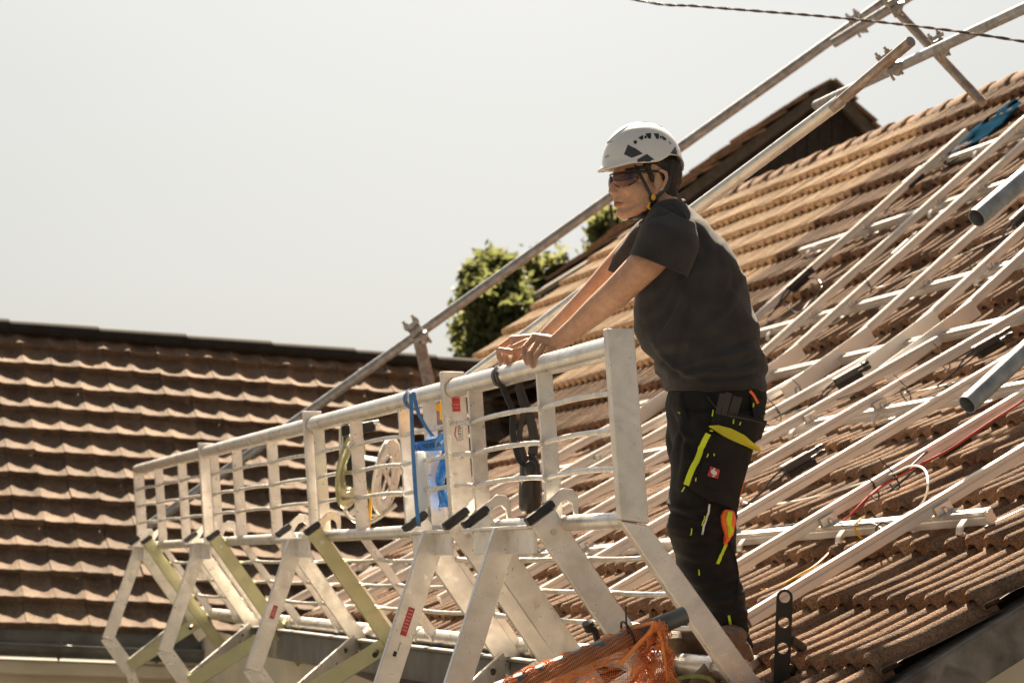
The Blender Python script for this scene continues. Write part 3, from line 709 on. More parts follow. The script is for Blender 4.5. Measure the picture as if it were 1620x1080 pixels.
# power optimisers
def optimizer(px, py, lb, hi=False):
    e_, u_ = (rhi if hi else rlo)(px, py, LH); N_, U_ = (N2, U2) if hi else (N1, U1)
    c = RP(e_, u_, LH - .0) - RE * .03
    root = thing('power_optimizer', c, lb, 'power optimizer', 'black optimizers clipped to the rails')
    mb = MB(); mb.box(c, RE * .012, U_ * .072, N_ * .021); obj('case', mb, M['plastic_black'], root, bevel=.004)
    mb = MB()
    for i in range(14): mb.box(c - RE * .018 + U_ * (-.068 + i * .0105) - N_ * .022, RE * .016, U_ * .003, N_ * .013)
    obj('cooling_fins', mb, M['blacksteel'], root)
    mb = MB(); mb.box(c + N_ * .024 + RE * .004, RE * .014, U_ * .07, N_ * .003); obj('mounting_plate', mb, M['rail'], root, bevel=.001)
    for sg in (-.012, .02):
        p = c + U_ * .072 + N_ * sg * .8
        mb = MB(); mb.tube([p, p + U_ * .04, p + U_ * .042, p + U_ * .075], [.009, .009, .012, .010], 10); obj('connector', mb, M['plastic_black'], root, smooth='auto')
    p = c - U_ * .07; mb = MB()
    for sg in (-.01, .012): mb.tube(spline([p + N_ * sg, p - U_ * .06 + N_ * (sg - .01), p - U_ * .13 - N_ * .03 + RE * .01, p - U_ * .24 - N_ * .05 + RE * .02], 5), .0045, 7)
    obj('lead', mb, M['plastic_black'], root, smooth='auto')
for px, py, lb, hi in ((1256, 735, 'black optimizer on the rail just right of the worker\'s thigh', 0), (1496, 700, 'black optimizer on the rail with the red cable', 0), (1335, 598, 'black optimizer with cable ties right of the worker\'s waist', 0), (1556, 548, 'black optimizer above the lower of the two near tube ends', 0),
    (1424, 396, 'optimizer on the third steep rail, mid roof', 1), (1440, 285, 'optimizer near the blue plastic sheet on the farthest steep rail', 1), (1612, 342, 'optimizer at the right edge right of the upper near tube end', 1), (1258, 448, 'optimizer with looped leads behind the worker\'s back', 1)):
    optimizer(px, py, lb, bool(hi))

# cables on the roof
def cable(pxs, r, m, name, lb, cat='cable', nsub=8):
    pts = spline([rpx(x, y, h) for x, y, h in pxs], nsub); mb = MB(); mb.tube(pts, r, 7)
    return tag(obj(name, mb, m, smooth='auto'), lb, cat)
cable([(1620, 633, .16), (1560, 672, .16), (1500, 712, .15), (1445, 740, .15), (1400, 765, .15), (1375, 785, .15), (1350, 810, .13), (1335, 822, .10)], .0052, M['redcable'], 'red_cable', 'red cable running along the second mounting rail')
cable([(1168, 785, .08), (1185, 797, .08), (1230, 797, .10), (1290, 785, .16), (1350, 768, .15), (1410, 750, .17), (1440, 737, .21), (1462, 742, .21), (1468, 765, .19), (1462, 790, .13), (1445, 812, .10)], .0042, M['white'], 'white_cable', 'pale looped cable crossing two rails right of the worker\'s knee')
cable([(1416, 752, .15), (1440, 738, .17), (1462, 718, .17), (1480, 706, .16)], .0042, M['plastic_black'], 'black_cable', 'short black lead tied to the rail with the red cable')
cable([(1200, 932, .06), (1225, 930, .06), (1262, 910, .06), (1295, 890, .06), (1335, 850, .07)], .0042, M['yellow'], 'yellow_cable', 'yellow cable lying on bare tiles left of the holed bracket')
cable([(1378, 858, .05), (1360, 848, .08), (1352, 832, .12), (1362, 820, .13)], .0042, M['yellow'], 'yellow_cable', 'yellow cable end curled over the lowest cross rail')
cable([(1190, 840, .10), (1230, 832, .10), (1300, 826, .12), (1345, 832, .12), (1380, 828, .13), (1400, 842, .12), (1388, 850, .1)], .003, M['plastic_black'], 'thin_wire', 'thin dark wire over the lowest cross rail')
cable([(1392, 850, .1), (1386, 836, .14), (1396, 826, .15), (1408, 832, .13), (1398, 846, .1)], .004, M['oldwood'], 'brown_lead', 'small brown lead looped on the lowest cross rail')
cable([(1230, 655, .12), (1300, 640, .14), (1380, 612, .16), (1440, 600, .14), (1500, 575, .12), (1590, 545, .12)], .003, M['plastic_black'], 'thin_wire', 'long thin dark wire across the rails at waist height of the worker')
cable([(1430, 622, .14), (1470, 615, .08), (1530, 598, .06), (1620, 560, .06)], .0035, M['white'], 'thin_wire', 'pale thin wire over the tiles right of mid rails')
cable([(1372, 456, .14), (1400, 452, .08), (1450, 430, .08), (1500, 412, .10), (1560, 385, .12), (1605, 365, .14)], .0035, M['white'], 'thin_wire', 'pale thin wire drooping between the steep rails')
cable([(1540, 430, .14), (1570, 425, .08), (1620, 405, .08)], .0035, M['white'], 'thin_wire', 'short pale wire at the right edge below the upper tube end')
cable([(1268, 445, .12), (1290, 440, .10), (1300, 455, .08), (1280, 478, .08), (1262, 495, .08), (1243, 480, .1)], .004, M['plastic_black'], 'black_cable', 'loose black loop of leads behind the worker\'s back')
def ztie(px, py, h, lb):
    p = rpx(px, py, h); mb = MB(); a = RP(*rlo(px, py, h), h)
    mb.tube([p - RE * .02, p + N1 * .02 - RE * .03, p + N1 * .10 - U1 * .03 - RE * .03], [.003, .003, .002], 6); mb.box(p - RE * .024, RE * .005, U1 * .006, N1 * .005)
    mb.ringtube(p + RE * .004 - N1 * .012, U1, .034, .003, 18, 6)
    tag(obj('cable_tie', mb, M['plastic_black'], smooth='auto'), lb, 'cable tie', 'black cable ties on the rails')
for x, y, lb in ((1380, 773, 'cable tie on the red cable, lower of two'), (1412, 757, 'cable tie on the red cable, upper of two'), (1494, 570, 'cable tie with long upright tail beside the upper tube'), (1264, 618, 'cable tie with upright tail right of the worker\'s waist'), (1432, 620, 'cable tie on the middle rail above the splice'), (1372, 452, 'cable tie on the third steep rail'), (1541, 424, 'cable tie on the second steep rail'), (1228, 652, 'cable tie close to the worker\'s belt')): ztie(x, y, .15, lb)

# blue plastic sheet with glints between the steep rails
P_ = []
for i in range(15):
    r_ = []
    for j in range(7):
        t = i / 14; x = 1492 + (1612 - 1492) * t + (j - 3) * (1.6 + 1.4 * math.sin(t * 3)); y = 258 + (160 - 258) * t + (j - 3) * (1.3 + 1.4 * math.sin(t * 3.2))
        r_.append(rpx(x, y, .09 + .03 * noise.noise(Vector((t * 5, j * .5, 0))) + .008 * math.sin(j * 2 + i)))
    P_.append(r_)
mb = MB(); mb.grid(P_); tag(obj('plastic_sheet', mb, M['bluesheet'], smooth=True, solid=.004), 'crumpled dark blue plastic sheet between the two farthest steep rails', 'plastic sheet')

# ------------------------------------------------------------------ scaffold tubes, clamps, overhead cable
def stube(a, b, r, m, lb, hollow=False, grp='scaffold tubes'):
    p, q = at(*a), at(*b); mb = MB()
    if hollow:
        d = unit(q - p); n_ = 24
        mb.tube([p + d * .25, p + d * .002, p, p, p + d * .002, p + d * .25][0:1] + [p + d * .2, p], [r * .90, r * .90, r * .90], n_, False)
        mb.tube([p, q], r, n_, False)
        x = unit(np.cross(d, UP)); y = np.cross(d, x)
        R1 = [p + r * .9 * (x * math.cos(t) + y * math.sin(t)) for t in np.linspace(0, 2 * math.pi, n_, endpoint=False)]; R2 = [p + r * (x * math.cos(t) + y * math.sin(t)) for t in np.linspace(0, 2 * math.pi, n_, endpoint=False)]
        mb.loft([R1, R2], False)
    else: mb.tube([p, q], r, 18)
    return tag(obj('scaffold_tube', mb, m, smooth='auto'), lb, 'scaffold tube', grp)
stube((1800, -282, 16.6), (236, 831, 17.4), .035, M['galv'], 'longest grey scaffold tube, passing diagonally behind the helmet of the worker')
stube((1330, 160, 8.6), (700, 628, 10.4), .0245, M['alu_tube'], 'bright thick scaffold tube in front of the boarded gable')
stube((1441, 66, 8.2), (1318, 170, 8.62), .019, M['rusty'], 'thinner tube end sticking out of the bright thick tube')
stube((1990, -159, 8.4), (1291, 167, 12.4), .0245, M['galv'], 'scaffold tube rising to the right edge under the overhead wire')
stube((1404, 2, 11.4), (1556, 164, 11.0), .022, M['rusty'], 'short rusty strut standing on the roof near the ridge')
stube((1318, 69, 16.4), (1560, -80, 15.9), .034, M['galv'], 'short scaffold tube end clamped below the longest tube')
stube((1545, 345, 6.7), (2260, -264, 8.1), .0275, M['galv'], 'open near tube end, upper of the two at the right edge', True, 'near tube ends')
stube((1530, 640, 6.7), (2260, -32, 8.1), .0275, M['galv'], 'open near tube end, lower of the two at the right edge', True, 'near tube ends')
stube((659, 520, 16.7), (697, 690, 16.5), .043, M['rusty'], 'short upright tube with yellow tape under the left clamp')
mb = MB(); a, b = at(686, 640, 16.55), at(689, 652, 16.55); mb.tube([a, b], .047, 18); tag(obj('yellow_tape', mb, M['yellow'], smooth='auto'), 'band of yellow tape round the short upright tube', 'tape')
def clamp(px, py, Z, ang, lb, sc=1.0):
    sc *= .72
    c = at(px, py, Z); d = CR * math.cos(ang) + CU * math.sin(ang); o = CR * -math.sin(ang) + CU * math.cos(ang)
    root = thing('scaffold_clamp', c, lb, 'clamp', 'scaffold clamps')
    mb = MB(); mb.tube([c - d * .035 * sc, c + d * .035 * sc], .034 * sc, 14); mb.tube([c - o * .03 * sc - CF * .03 - d * .0, c - o * .03 * sc + d * .03 - CF * .03, c - o * .075 * sc], .026 * sc, 10); obj('collar', mb, M['galv'], root, smooth='auto')
    mb = MB()
    for s in (-1, 1): mb.tube([c + d * .03 * s * sc - o * .10 * sc, c + d * .03 * s * sc + o * .09 * sc], .009 * sc, 8); mb.tube([c + d * .03 * s * sc + o * .05 * sc, c + d * .03 * s * sc + o * .07 * sc], .016 * sc, 6)
    obj('bolts', mb, M['rusty'], root, smooth='auto')
    mb = MB(); mb.plate([c + d * x * sc + o * y * sc - CF * .03 for x, y in ((-.045, .03), (.045, .03), (.05, .055), (-.05, .055))], CF * .02); mb.plate([c + d * x * sc + o * y * sc - CF * .03 for x, y in ((-.045, -.055), (.045, -.055), (.05, -.03), (-.05, -.03))], CF * .02); obj('flaps', mb, M['galv'], root)
clamp(1355, 36, 16.6, math.radians(32), 'clamp joining the longest tube to the short tube end', 1.4); clamp(1406, 100, 9.9, math.radians(35), 'clamp at the thin tube end'); clamp(1485, 70, 11.1, math.radians(28), 'clamp joining the rusty strut to the tube at the right')
clamp(1412, 6, 11.3, math.radians(30), 'clamp at the top edge on the head of the rusty strut', .9); clamp(659, 524, 16.6, math.radians(36), 'clamp on the short upright tube with yellow tape', 1.7)
mb = MB(); pts = [at(x, y, Z) for x, y, Z in ((-200, -420, 18), (400, -180, 15.4), (800, -52, 13.8), (1010, 1, 12.6), (1100, 10, 12.2), (1200, 18, 11.8), (1300, 26, 11.4), (1400, 36, 11.0), (1500, 48, 10.6), (1620, 66, 10.2), (1700, 80, 9.9), (2000, 140, 9), (2500, 240, 8))]
pts = spline(pts, 14)
for k in (0, 1):
    mb.tube([p + (CU * math.cos(i * .9 + k * math.pi) + CR * .0 + CF * math.sin(i * .9 + k * math.pi)) * .0032 for i, p in enumerate(pts)], .0042, 7)
M['wire'] = mat('red_brown_wire', (.06, .022, .018), .5); tag(obj('overhead_cable', mb, M['wire'], smooth='auto'), 'twisted dark red overhead cable crossing the top right of the sky', 'cable')
# ------------------------------------------------------------------ things hung on the guard rail
def ribbon(pts, wv, th=.002, nsub=6):
    pts = spline(pts, nsub); mb = MB(); rings = []
    for i, p in enumerate(pts):
        t = unit(pts[min(i + 1, len(pts) - 1)] - pts[max(i - 1, 0)]); wvec = wv[min(int(i * len(wv) / len(pts)), len(wv) - 1)] if isinstance(wv, list) else wv
        nn = unit(np.cross(t, wvec)) * th; rings.append([p + wvec + nn, p - wvec + nn, p - wvec - nn, p + wvec - nn])
    return mb.loft(rings)
RC = lambda px: G(gs(px, TOPN), TOPN, .522)
# blue bag
sx = gs(654, TOPN); Zb = float(G(gs(692, TOPN), TOPN, .5) @ CF) - .06
root = thing('blue_bag', RC(654), 'crumpled blue foil bag with black lettering tied to the top rail', 'bag')
loop = [G(sx, TOPN + .041 * math.cos(a), .522 + .041 * math.sin(a)) for a in np.linspace(0, 2 * math.pi, 14)]
obj('strap', ribbon(loop, DG * .012), M['blue'], root)
for L in ([at(650, 622, Zb), at(652, 680, Zb), at(655, 740, Zb), at(659, 800, Zb), at(663, 832, Zb)], [at(654, 620, Zb), at(661, 650, Zb), at(672, 672, Zb), at(685, 690, Zb)]):
    obj('strap', ribbon(L, CR * .0075), M['blue'], root)
Pg = []
for i in range(22):
    rr = []
    for j in range(9):
        t, v = i / 21, j / 8
        x = 651 + t * 55; ytop = 701 - 12 * t - (6 * math.sin(t * 9) if t > .72 else 0); ybot = 714 - 2 * t
        rr.append(at(x, ytop + (ybot - ytop) * v, Zb + .03 + .012 * math.sin(t * 7) + .03 * max(0, t - .7) * math.sin(v * 9 + t * 20)))
    Pg.append(rr)
mb = MB(); mb.grid(Pg)
Pg = []
for i in range(26):
    rr = []
    for j in range(8):
        t, v = i / 25, j / 7; x0 = 703 - 8 * t + 5 * math.sin(t * 8); wd = 13 + 7 * math.sin(t * 5 + 1) + 6 * t
        rr.append(at(x0 + (v - .3) * wd * 1.2, 690 + t * 112, Zb + .08 + .03 * noise.noise(Vector((t * 9, v * 3, 1.3)))))
    Pg.append(rr)
mb.grid(Pg); obj('foil', mb, M['bluebag'], root, smooth=True, solid=.003)
V, F = text_mesh('G, 9015 A', .0245, True); ctr = V.mean(0); b0 = at(674, 705.5, Zb + .012); d_ = unit(at(704, 702.0, Zb + .012) - b0); u_ = unit(CU - d_ * (CU @ d_))
obj('lettering', ([b0 + d_ * (v[0] - ctr[0]) * 1.0 + u_ * (v[1] - ctr[1]) for v in V], F), M['blackprint'], root)
Zc = Zb + .25
mb = MB(); c = at(677, 765, Zc); mb.box(c, CR * .043, CF * .03, (CU * .995 + CR * -.05) * .125); mb.box(c + CU * .14, CR * .02, CF * .02, CU * .015)
tag(obj('white_canister', mb, M['paper'], bevel=.008), 'pale blue-white canister standing behind the blue bag', 'canister')
mb = MB(); c = at(703, 640, Zb + .3)
mb.box(c, CR * .018 + CU * .004, CF * .015, CU * .055); mb.box(c + CR * .028 + CU * .01, CR * .010, CF * .012, CU * .05); mb.tube([c - CR * .02 + CU * .05, c + CR * .03 + CU * .045], .012, 8)
mb.tube([c - CU * .06 - CR * .01, c - CU * .05 + CR * .03], .008, 8)
tag(obj('ratchet_strap', mb, M['yellow'], bevel=.003), 'yellow ratchet buckle hanging behind the stickered post', 'strap')
# cable reel
rc = at(583, 748, 10.75); ax = unit(CR * .955 - CF * .26 - CU * .14)
root = thing('cable_reel', rc, 'metal cable reel with black hub hanging behind the second panel', 'cable reel')
for s, nm, mm in ((-.085, 'green_flange', 'alu_green_lime_reflection'), (.085, 'steel_flange', 'alu')):
    mb = MB(); xa = unit(np.cross(ax, UP)); ya = np.cross(xa, ax)
    mb.loft([[rc + ax * (s + dz) + (xa * math.cos(t) + ya * math.sin(t)) * rr for t in np.linspace(0, 2 * math.pi, 36, endpoint=False)] for rr, dz in ((.10, -.004), (.165, .003), (.165, .006), (.10, .001), (.10, -.004))], False)
    for q_ in range(4): mb.bar(rc + ax * s, rc + ax * s + (xa * math.cos(q_ * 1.571 + .4) + ya * math.sin(q_ * 1.571 + .4)) * .11, .03, .005, ax)
    mb.ringtube(rc + ax * s, ax, .165, .011, 36); mb.ringtube(rc + ax * s, ax, .09, .007, 30); obj('flange', mb, M[mm], root, smooth='auto')
mb = MB(); mb.tube([rc - ax * .08, rc + ax * .08], .075, 24); obj('hub', mb, M['black'], root, smooth='auto')
mb = MB()
A_ = [rc - ax * .13 + CU * .18, rc - ax * .13 + CU * .10, rc - ax * .12 - CU * .10, rc - ax * .10 - CU * .20, rc + ax * .0 - CU * .22, rc + ax * .13 - CU * .12]
mb.tube(spline(A_, 5), .010, 8); mb.tube([rc - ax * .13 + CU * .18, rc + ax * .05 + CU * .235], .010, 8); obj('frame', mb, M['alu_tube'], root, smooth='auto')
mb = MB(); mb.bar(rc - ax * .125 + CU * .165, rc + ax * .03 + CU * .215, .03, .045); obj('grip', mb, M['black'], root, bevel=.006)
mb = MB(); mb.tube(spline([rc - CU * .05, rc + ax * .01 - CU * .12, rc - CU * .25], 4), .008, 8); obj('cable_end', mb, M['yellow'], root, smooth='auto')
# black strap with pouch
sx = gs(797, TOPN); Zp = float(G(sx, TOPN, .5) @ CF) - .045
root = thing('tool_pouch', RC(797), 'black tool pouch hanging by straps from the top rail beside the hands', 'tool pouch')
loop = [G(sx, TOPN + .041 * math.cos(a), .522 + .041 * math.sin(a)) for a in np.linspace(0, 2 * math.pi, 14)]
obj('strap', ribbon(loop, DG * .014), M['plastic_black'], root)
for L, wv in (([at(789, 588, Zp), at(793, 606, Zp), at(803, 630, Zp), at(811, 650, Zp), at(812, 690, Zp), at(822, 728, Zp), at(832, 738, Zp)], CR * .011 + CF * .004), ([at(817, 600, Zp + .05), at(822, 625, Zp + .05), at(828, 652, Zp + .05), at(822, 690, Zp + .03), at(832, 730, Zp + .03)], CR * .009 + CF * .008), ([at(818, 600, Zp + .08), at(823, 618, Zp + .08), at(838, 660, Zp + .08), at(844, 690, Zp + .08), at(842, 730, Zp + .08)], CR * .017)):
    obj('strap', ribbon(L, wv), M['plastic_black'], root)
mb = MB(); rings = []
for y, xl, xr, dh in ((720, 825, 848, .02), (735, 822, 855, .04), (755, 822, 857, .055), (780, 820, 858, .06), (806, 821, 858, .055), (811, 824, 856, .045)):
    c = at((xl + xr) / 2, y, Zp + .06); hw = (xr - xl) / 2 * Zp / FP; rings.append([c + CR * hw * math.cos(a) + CF * dh * math.sin(a) for a in np.linspace(0, 2 * math.pi, 20, endpoint=False)])
mb.loft(rings); obj('pouch_body', mb, mat('black_leather', (.022, .016, .014), .38, 0, .3, 20, .2, 60), root, smooth='auto')
mb = MB(); mb.ell(at(839, 742, Zp + .0), CR * .022, CU * .032, CF * .02); obj('flap', mb, M['black'], root, smooth=True)
# orange safety net bundled on a pole
pa, pb = at(740, 1112, 6.75), at(1084, 972, 6.94)
mb = MB(); mb.tube([pa, pb], .026, 14); pole = tag(obj('net_pole', mb, M['zinc'], smooth='auto'), 'dark grey pole carrying the orange net at the bottom', 'pole')
root = thing('safety_net', at(1030, 1040, 6.9), 'bright orange safety net wrapped on the pole and bunched at its end', 'safety net')
dpl = unit(pb - pa); xq = unit(np.cross(dpl, UP)); yq = np.cross(xq, dpl)
V, F = [], []
def netsheet(fn, nu, nv, th, closed=False):
    b = MB(); b.grid([[fn(i / (nu - 1), j / (nv - 1)) for j in range(nv)] for i in range(nu)]); return b
Lp = np.linalg.norm(pb - pa)
def wrap(t, v):
    a = v * 2 * math.pi * 1.25 + t * 3; r = .036 + .010 * noise.noise(Vector((t * 16, v * 5, 0))) + .003 * math.sin(t * 60 + v * 9)
    return pa + dpl * Lp * (t * .86) + (xq * math.cos(a) + yq * math.sin(a)) * r - UP * .012
mb = netsheet(wrap, 120, 26, 0)
o = obj('wrapped_net', mb, M['orange'], root); wf = o.modifiers.new('wire', 'WIREFRAME'); wf.thickness = .0020; wf.use_replace = True; wf.use_even_offset = False
bc = at(1030, 1035, 6.86)
def bunch(t, v):
    y = 985 + t * 118; half = (8 + 40 * t ** .8) * (1 + .12 * math.sin(t * 17))
    x = 1040 - 14 * t + (v - .5) * 2 * half
    z = 6.84 + .05 * math.sin(v * 15 + t * 4) + .09 * noise.noise(Vector((v * 4.5, t * 6, 3.1))) + .04 * noise.noise(Vector((v * 13, t * 15, 7)))
    return at(x + 9 * noise.noise(Vector((v * 6, t * 8, 9))), y + 10 * noise.noise(Vector((v * 7, t * 5, 4))), z)
mb = netsheet(bunch, 34, 36, 0); o = obj('bunched_net', mb, M['orange'], root); wf = o.modifiers.new('wire', 'WIREFRAME'); wf.thickness = .0022; wf.use_replace = True; wf.use_even_offset = False
def bunch2(t, v):
    p = bunch(.06 + t * .9, v * .9 + .05); return p + CF * (.05 + .06 * noise.noise(Vector((v * 6, t * 7, 8)))) + CR * .012
mb = netsheet(bunch2, 26, 26, 0); o = obj('bunched_net', mb, M['orange'], root); wf = o.modifiers.new('wire', 'WIREFRAME'); wf.thickness = .0026; wf.use_replace = True; wf.use_even_offset = False
def drape(t, v):
    x = 830 + t * 205; y = 1052 + (1 - t) * 40 - 18 * t + v * (34 + 10 * math.sin(t * 9)) ; return at(x, y + 5 * noise.noise(Vector((t * 14, v * 4, 2))), 6.88 + .05 * noise.noise(Vector((t * 9, v * 3, 5))))
mb = netsheet(drape, 60, 10, 0); o = obj('hanging_net', mb, M['orange'], root); wf = o.modifiers.new('wire', 'WIREFRAME'); wf.thickness = .0020; wf.use_replace = True; wf.use_even_offset = False
hem = spline([at(1036, 984, 6.8), at(1028, 1000, 6.78), at(1012, 1016, 6.8), at(996, 1034, 6.82), at(978, 1050, 6.84)], 8); mb = MB(); mb.tube(hem, 0.006, 8); hem2 = spline([at(1036, 984, 6.8), at(1046, 1012, 6.78), at(1052, 1045, 6.8), at(1058, 1085, 6.82)], 8); mb.tube(hem2, .0045, 8); mb.tube(spline([at(1036, 984, 6.8), at(1025, 986, 6.84), at(1008, 992, 6.88), at(985, 1000, 6.9)], 6), .005, 8)
obj('hem_rope', mb, M['orange'], root, smooth='auto')
for px, py in ((993, 1002), (1003, 975)):
    mb = MB(); c = at(px, py, 6.9); mb.ringtube(at(994, 1006, 6.89), dpl, .045, .0035) if px == 993 else mb.tube(spline([at(994, 1003, 6.85), at(991, 985, 6.85), at(990, 958, 6.87)], 4), .003, 6)
    tag(obj('cable_tie', mb, M['plastic_black'], smooth='auto'), 'black cable tie round the net pole' if px == 993 else 'upright tail of a black cable tie above the net pole', 'cable tie', 'black ties on the net pole')
mb = MB(); mb.tube(spline([at(1046, 1092, 6.8), at(1065, 1076, 6.8), at(1092, 1069, 6.82), at(1116, 1071, 6.85), at(1128, 1078, 6.9), at(1130, 1092, 7)], 6), .006, 8); tag(obj('green_rope', mb, mat('olive_rope', (.22, .24, .06), .7, 0, .3, 60), smooth='auto'), 'olive green rope end arching at the bottom beside the orange net', 'rope')
# small pins / clamp handles on the foot rail
for px, py, lb in ((940, 990, 'black capped locking handle on the foot rail left of the net'),):
    mb = MB(); mb.tube(spline([at(945, 1012, 7.3), at(942, 1000, 7.26), at(936, 990, 7.24)], 4), .011, 8); mb.tube([at(934, 996, 7.23), at(929, 984, 7.22)], .017, 10)
    tag(obj('locking_handle', mb, M['blacksteel'], smooth='auto'), lb, 'handle')
# black holed steel bracket standing on the tiles
c0 = at(1236, 1090, 7.28); topc = at(1241.5, 938, 7.28); axv = unit(topc - c0); Lk = np.linalg.norm(topc - c0); sd = unit(np.cross(CF, axv)); sd = sd if sd[0] > 0 else -sd; nf = unit(np.cross(sd, axv))
root = thing('steel_bracket', c0, 'upright black steel bracket with three round holes standing on the tiles', 'bracket')
hw = .0245; holes = [Lk - .012, Lk - .087, Lk - .165]; hr = .0165
def strip(z0, z1, poly=None):
    pass
mb = MB(); SEG = 24
def Kp(x, z, d): return c0 + sd * x + axv * z + nf * d
# plate as slices between holes: ring-shaped cells around every hole
for d_ in (0,):
    for hz in holes:
        n_ = 24; inn = [(hr * math.cos(a), hz + hr * math.sin(a)) for a in np.linspace(0, 2 * math.pi, n_, endpoint=False)]
        out = []
        for a in np.linspace(0, 2 * math.pi, n_, endpoint=False):
            ca, sa = math.cos(a), math.sin(a)
            if hz == holes[0] and sa > 0: out.append((hw * ca, hz + hw * sa))
            else: k_ = hw / max(abs(ca), abs(sa)); out.append((k_ * ca, hz + k_ * sa))
        Fq = []; Vq = [Kp(x, z, -.003) for x, z in inn] + [Kp(x, z, -.003) for x, z in out] + [Kp(x, z, .003) for x, z in inn] + [Kp(x, z, .003) for x, z in out]
        for i in range(n_):
            j = (i + 1) % n_; Fq += [(i, j, n_ + j, n_ + i), (2 * n_ + i, 3 * n_ + i, 3 * n_ + j, 2 * n_ + j), (i, 2 * n_ + i, 2 * n_ + j, j), (n_ + i, n_ + j, 3 * n_ + j, 3 * n_ + i)]
        mb.add(Vq, Fq)
    for z0, z1 in ((holes[1] + hw, holes[0] - hw), (holes[2] + hw, holes[1] - hw), (0, holes[2] - hw)): mb.box(Kp(0, (z0 + z1) / 2, 0), sd * hw, axv * (z1 - z0) / 2, nf * .003)
obj('holed_plate', mb, M['blacksteel'], root)
mb = MB(); mb.bar(at(1250, 1012, 7.3), at(1312, 1052, 7.55), .022, .030); obj('brace', mb, M['blacksteel'], root, bevel=.003)
mb = MB(); mb.bar(at(1246, 1056, 7.3), at(1282, 1084, 7.45), .022, .028); obj('brace', mb, M['blacksteel'], root, bevel=.003)

# ------------------------------------------------------------------ the worker
PZ = 7.93
def ring(xl, xr, y, Z, dh, n=28, y2=None, e=2.3):
    a, b = at(xl, y, Z), at(xr, y if y2 is None else y2, Z); c = (a + b) / 2; h = (b - a) / 2; out = []
    for t in np.linspace(0, 2 * math.pi, n, endpoint=False):
        ct, st = math.cos(t), math.sin(t); out.append(c + h * math.copysign(abs(ct) ** (2 / e), ct) + CF * dh * math.copysign(abs(st) ** (2 / e), st))
    return out
HC = at(1020, 290, PZ); YAW = math.radians(24)
FW = V3(-math.cos(YAW), -math.sin(YAW), -.03); FW = unit(FW); LF = unit(np.cross(UP, FW)); HU = np.cross(FW, LF)
def H(a, l, c): return HC + FW * a + LF * l + HU * c
b = MB()
def hell(a, l, c, ra, rl, rc): b.ell(H(a, l, c), FW * ra, LF * rl, HU * rc, 24, 16)
hell(-.008, 0, .05, .108, .084, .10); hell(.045, 0, -.02, .066, .066, .088); hell(.055, 0, -.055, .055, .050, .050); hell(.03, 0, .02, .08, .077, .06)
for s in (-1, 1):
    b.caps([H(-.002, .062 * s, -.045), H(.035, .048 * s, -.083), H(.074, .014 * s, -.101)], [.020, .021, .019])
    hell(.068, .036 * s, -.022, .034, .032, .034); hell(.03, .052 * s, -.035, .045, .024, .045)
    b.caps([H(.094, .012 * s, .024), H(.082, .045 * s, .022)], [.013, .013])
    hell(.088, .032 * s, .002, .014, .018, .012)
    b.ball(H(.108, .0115 * s, -.036), .0085)
    # ear
    hell(-.008, .080 * s, -.008, .017, .007, .03)
    eo = [(-.002, .082, .022), (-.014, .090, .030), (-.030, .094, .022), (-.033, .093, .004), (-.026, .089, -.014), (-.016, .086, -.030), (-.006, .082, -.036)]
    b.caps([H(a, l * s, c) for a, l, c in eo], [.0055, .006, .0062, .006, .006, .0075, .007], 8)
b.caps([H(.100, 0, .018), H(.112, 0, -.005), H(.122, 0, -.030)], [.0085, .0095, .0115])
b.caps([H(.112, 0, -.042), H(.104, 0, -.052)], [.009, .010])
b.caps([H(.100, -.018, -.0605), H(.109, 0, -.0585), H(.100, .018, -.0605)], [.0055, .0085, .0055]); b.caps([H(.098, -.017, -.0735), H(.107, 0, -.0745), H(.098, .017, -.0735)], [.006, .0095, .006])
b.ball(H(.086, 0, -.100), .021); b.ball(H(.096, 0, -.098), .012)
b.caps([H(-.025, 0, -.03), at(1052, 335, PZ), at(1068, 372, PZ + .02)], [.060, .060, .075])
# arms
NEAR = [(1064, 372, 7.78, .060), (1022, 417, 7.775, .056), (978, 460, 7.83, .050), (948, 486, 7.90, .046), (912, 517, 7.96, .036), (884, 539, 8.01, .030)]
FAR = [(1014, 385, 8.13, .056), (975, 425, 8.14, .050), (938, 466, 8.17, .045), (905, 498, 8.22, .039), (864, 533, 8.30, .029)]
for A_ in (NEAR, FAR): b.caps([at(*p[:3]) for p in A_], [p[3] for p in A_], 18)
for k, hand in enumerate((
    ((882, 541, 8.015), [[(845, 532, 8.065), (829, 551, 8.03), (834, 575, 7.995)], [(853, 536, 8.05), (838, 559, 8.0), (843, 580, 7.98)], [(863, 542, 8.03), (849, 567, 7.98), (854, 585, 7.968)], [(872, 549, 8.0), (861, 573, 7.955), (863, 587, 7.955)]], [(868, 541, 8.06), (850, 538, 8.09), (832, 541, 8.10), (812, 549, 8.10)]),
    ((862, 535, 8.30), [[(810, 536, 8.39), (789, 551, 8.38), (794, 574, 8.335)], [(817, 540, 8.37), (799, 561, 8.34), (810, 582, 8.31)], [(827, 545, 8.35), (813, 570, 8.31), (820, 586, 8.295)], [(836, 549, 8.33), (826, 573, 8.285), (829, 586, 8.28)]], [(842, 543, 8.36), (828, 551, 8.33), (811, 557, 8.31), (790, 553, 8.315)]))):
    wr, fs, th = hand
    for i, f_ in enumerate(fs):
        r0 = (.0105, .0108, .0102, .0092)[i]
        q_ = [at(*p) for p in f_]; q_.insert(2, q_[1] * .45 + q_[2] * .55 + (q_[1] - q_[0]) * .10)
        b.caps([at(*wr), q_[0]], [.021, .0125]); b.caps(q_, [r0 * 1.08, r0, r0 * .86, r0 * .72], 12)
    b.caps([at(*p) for p in th], [.017, .0145, .0118, .0088], 12)
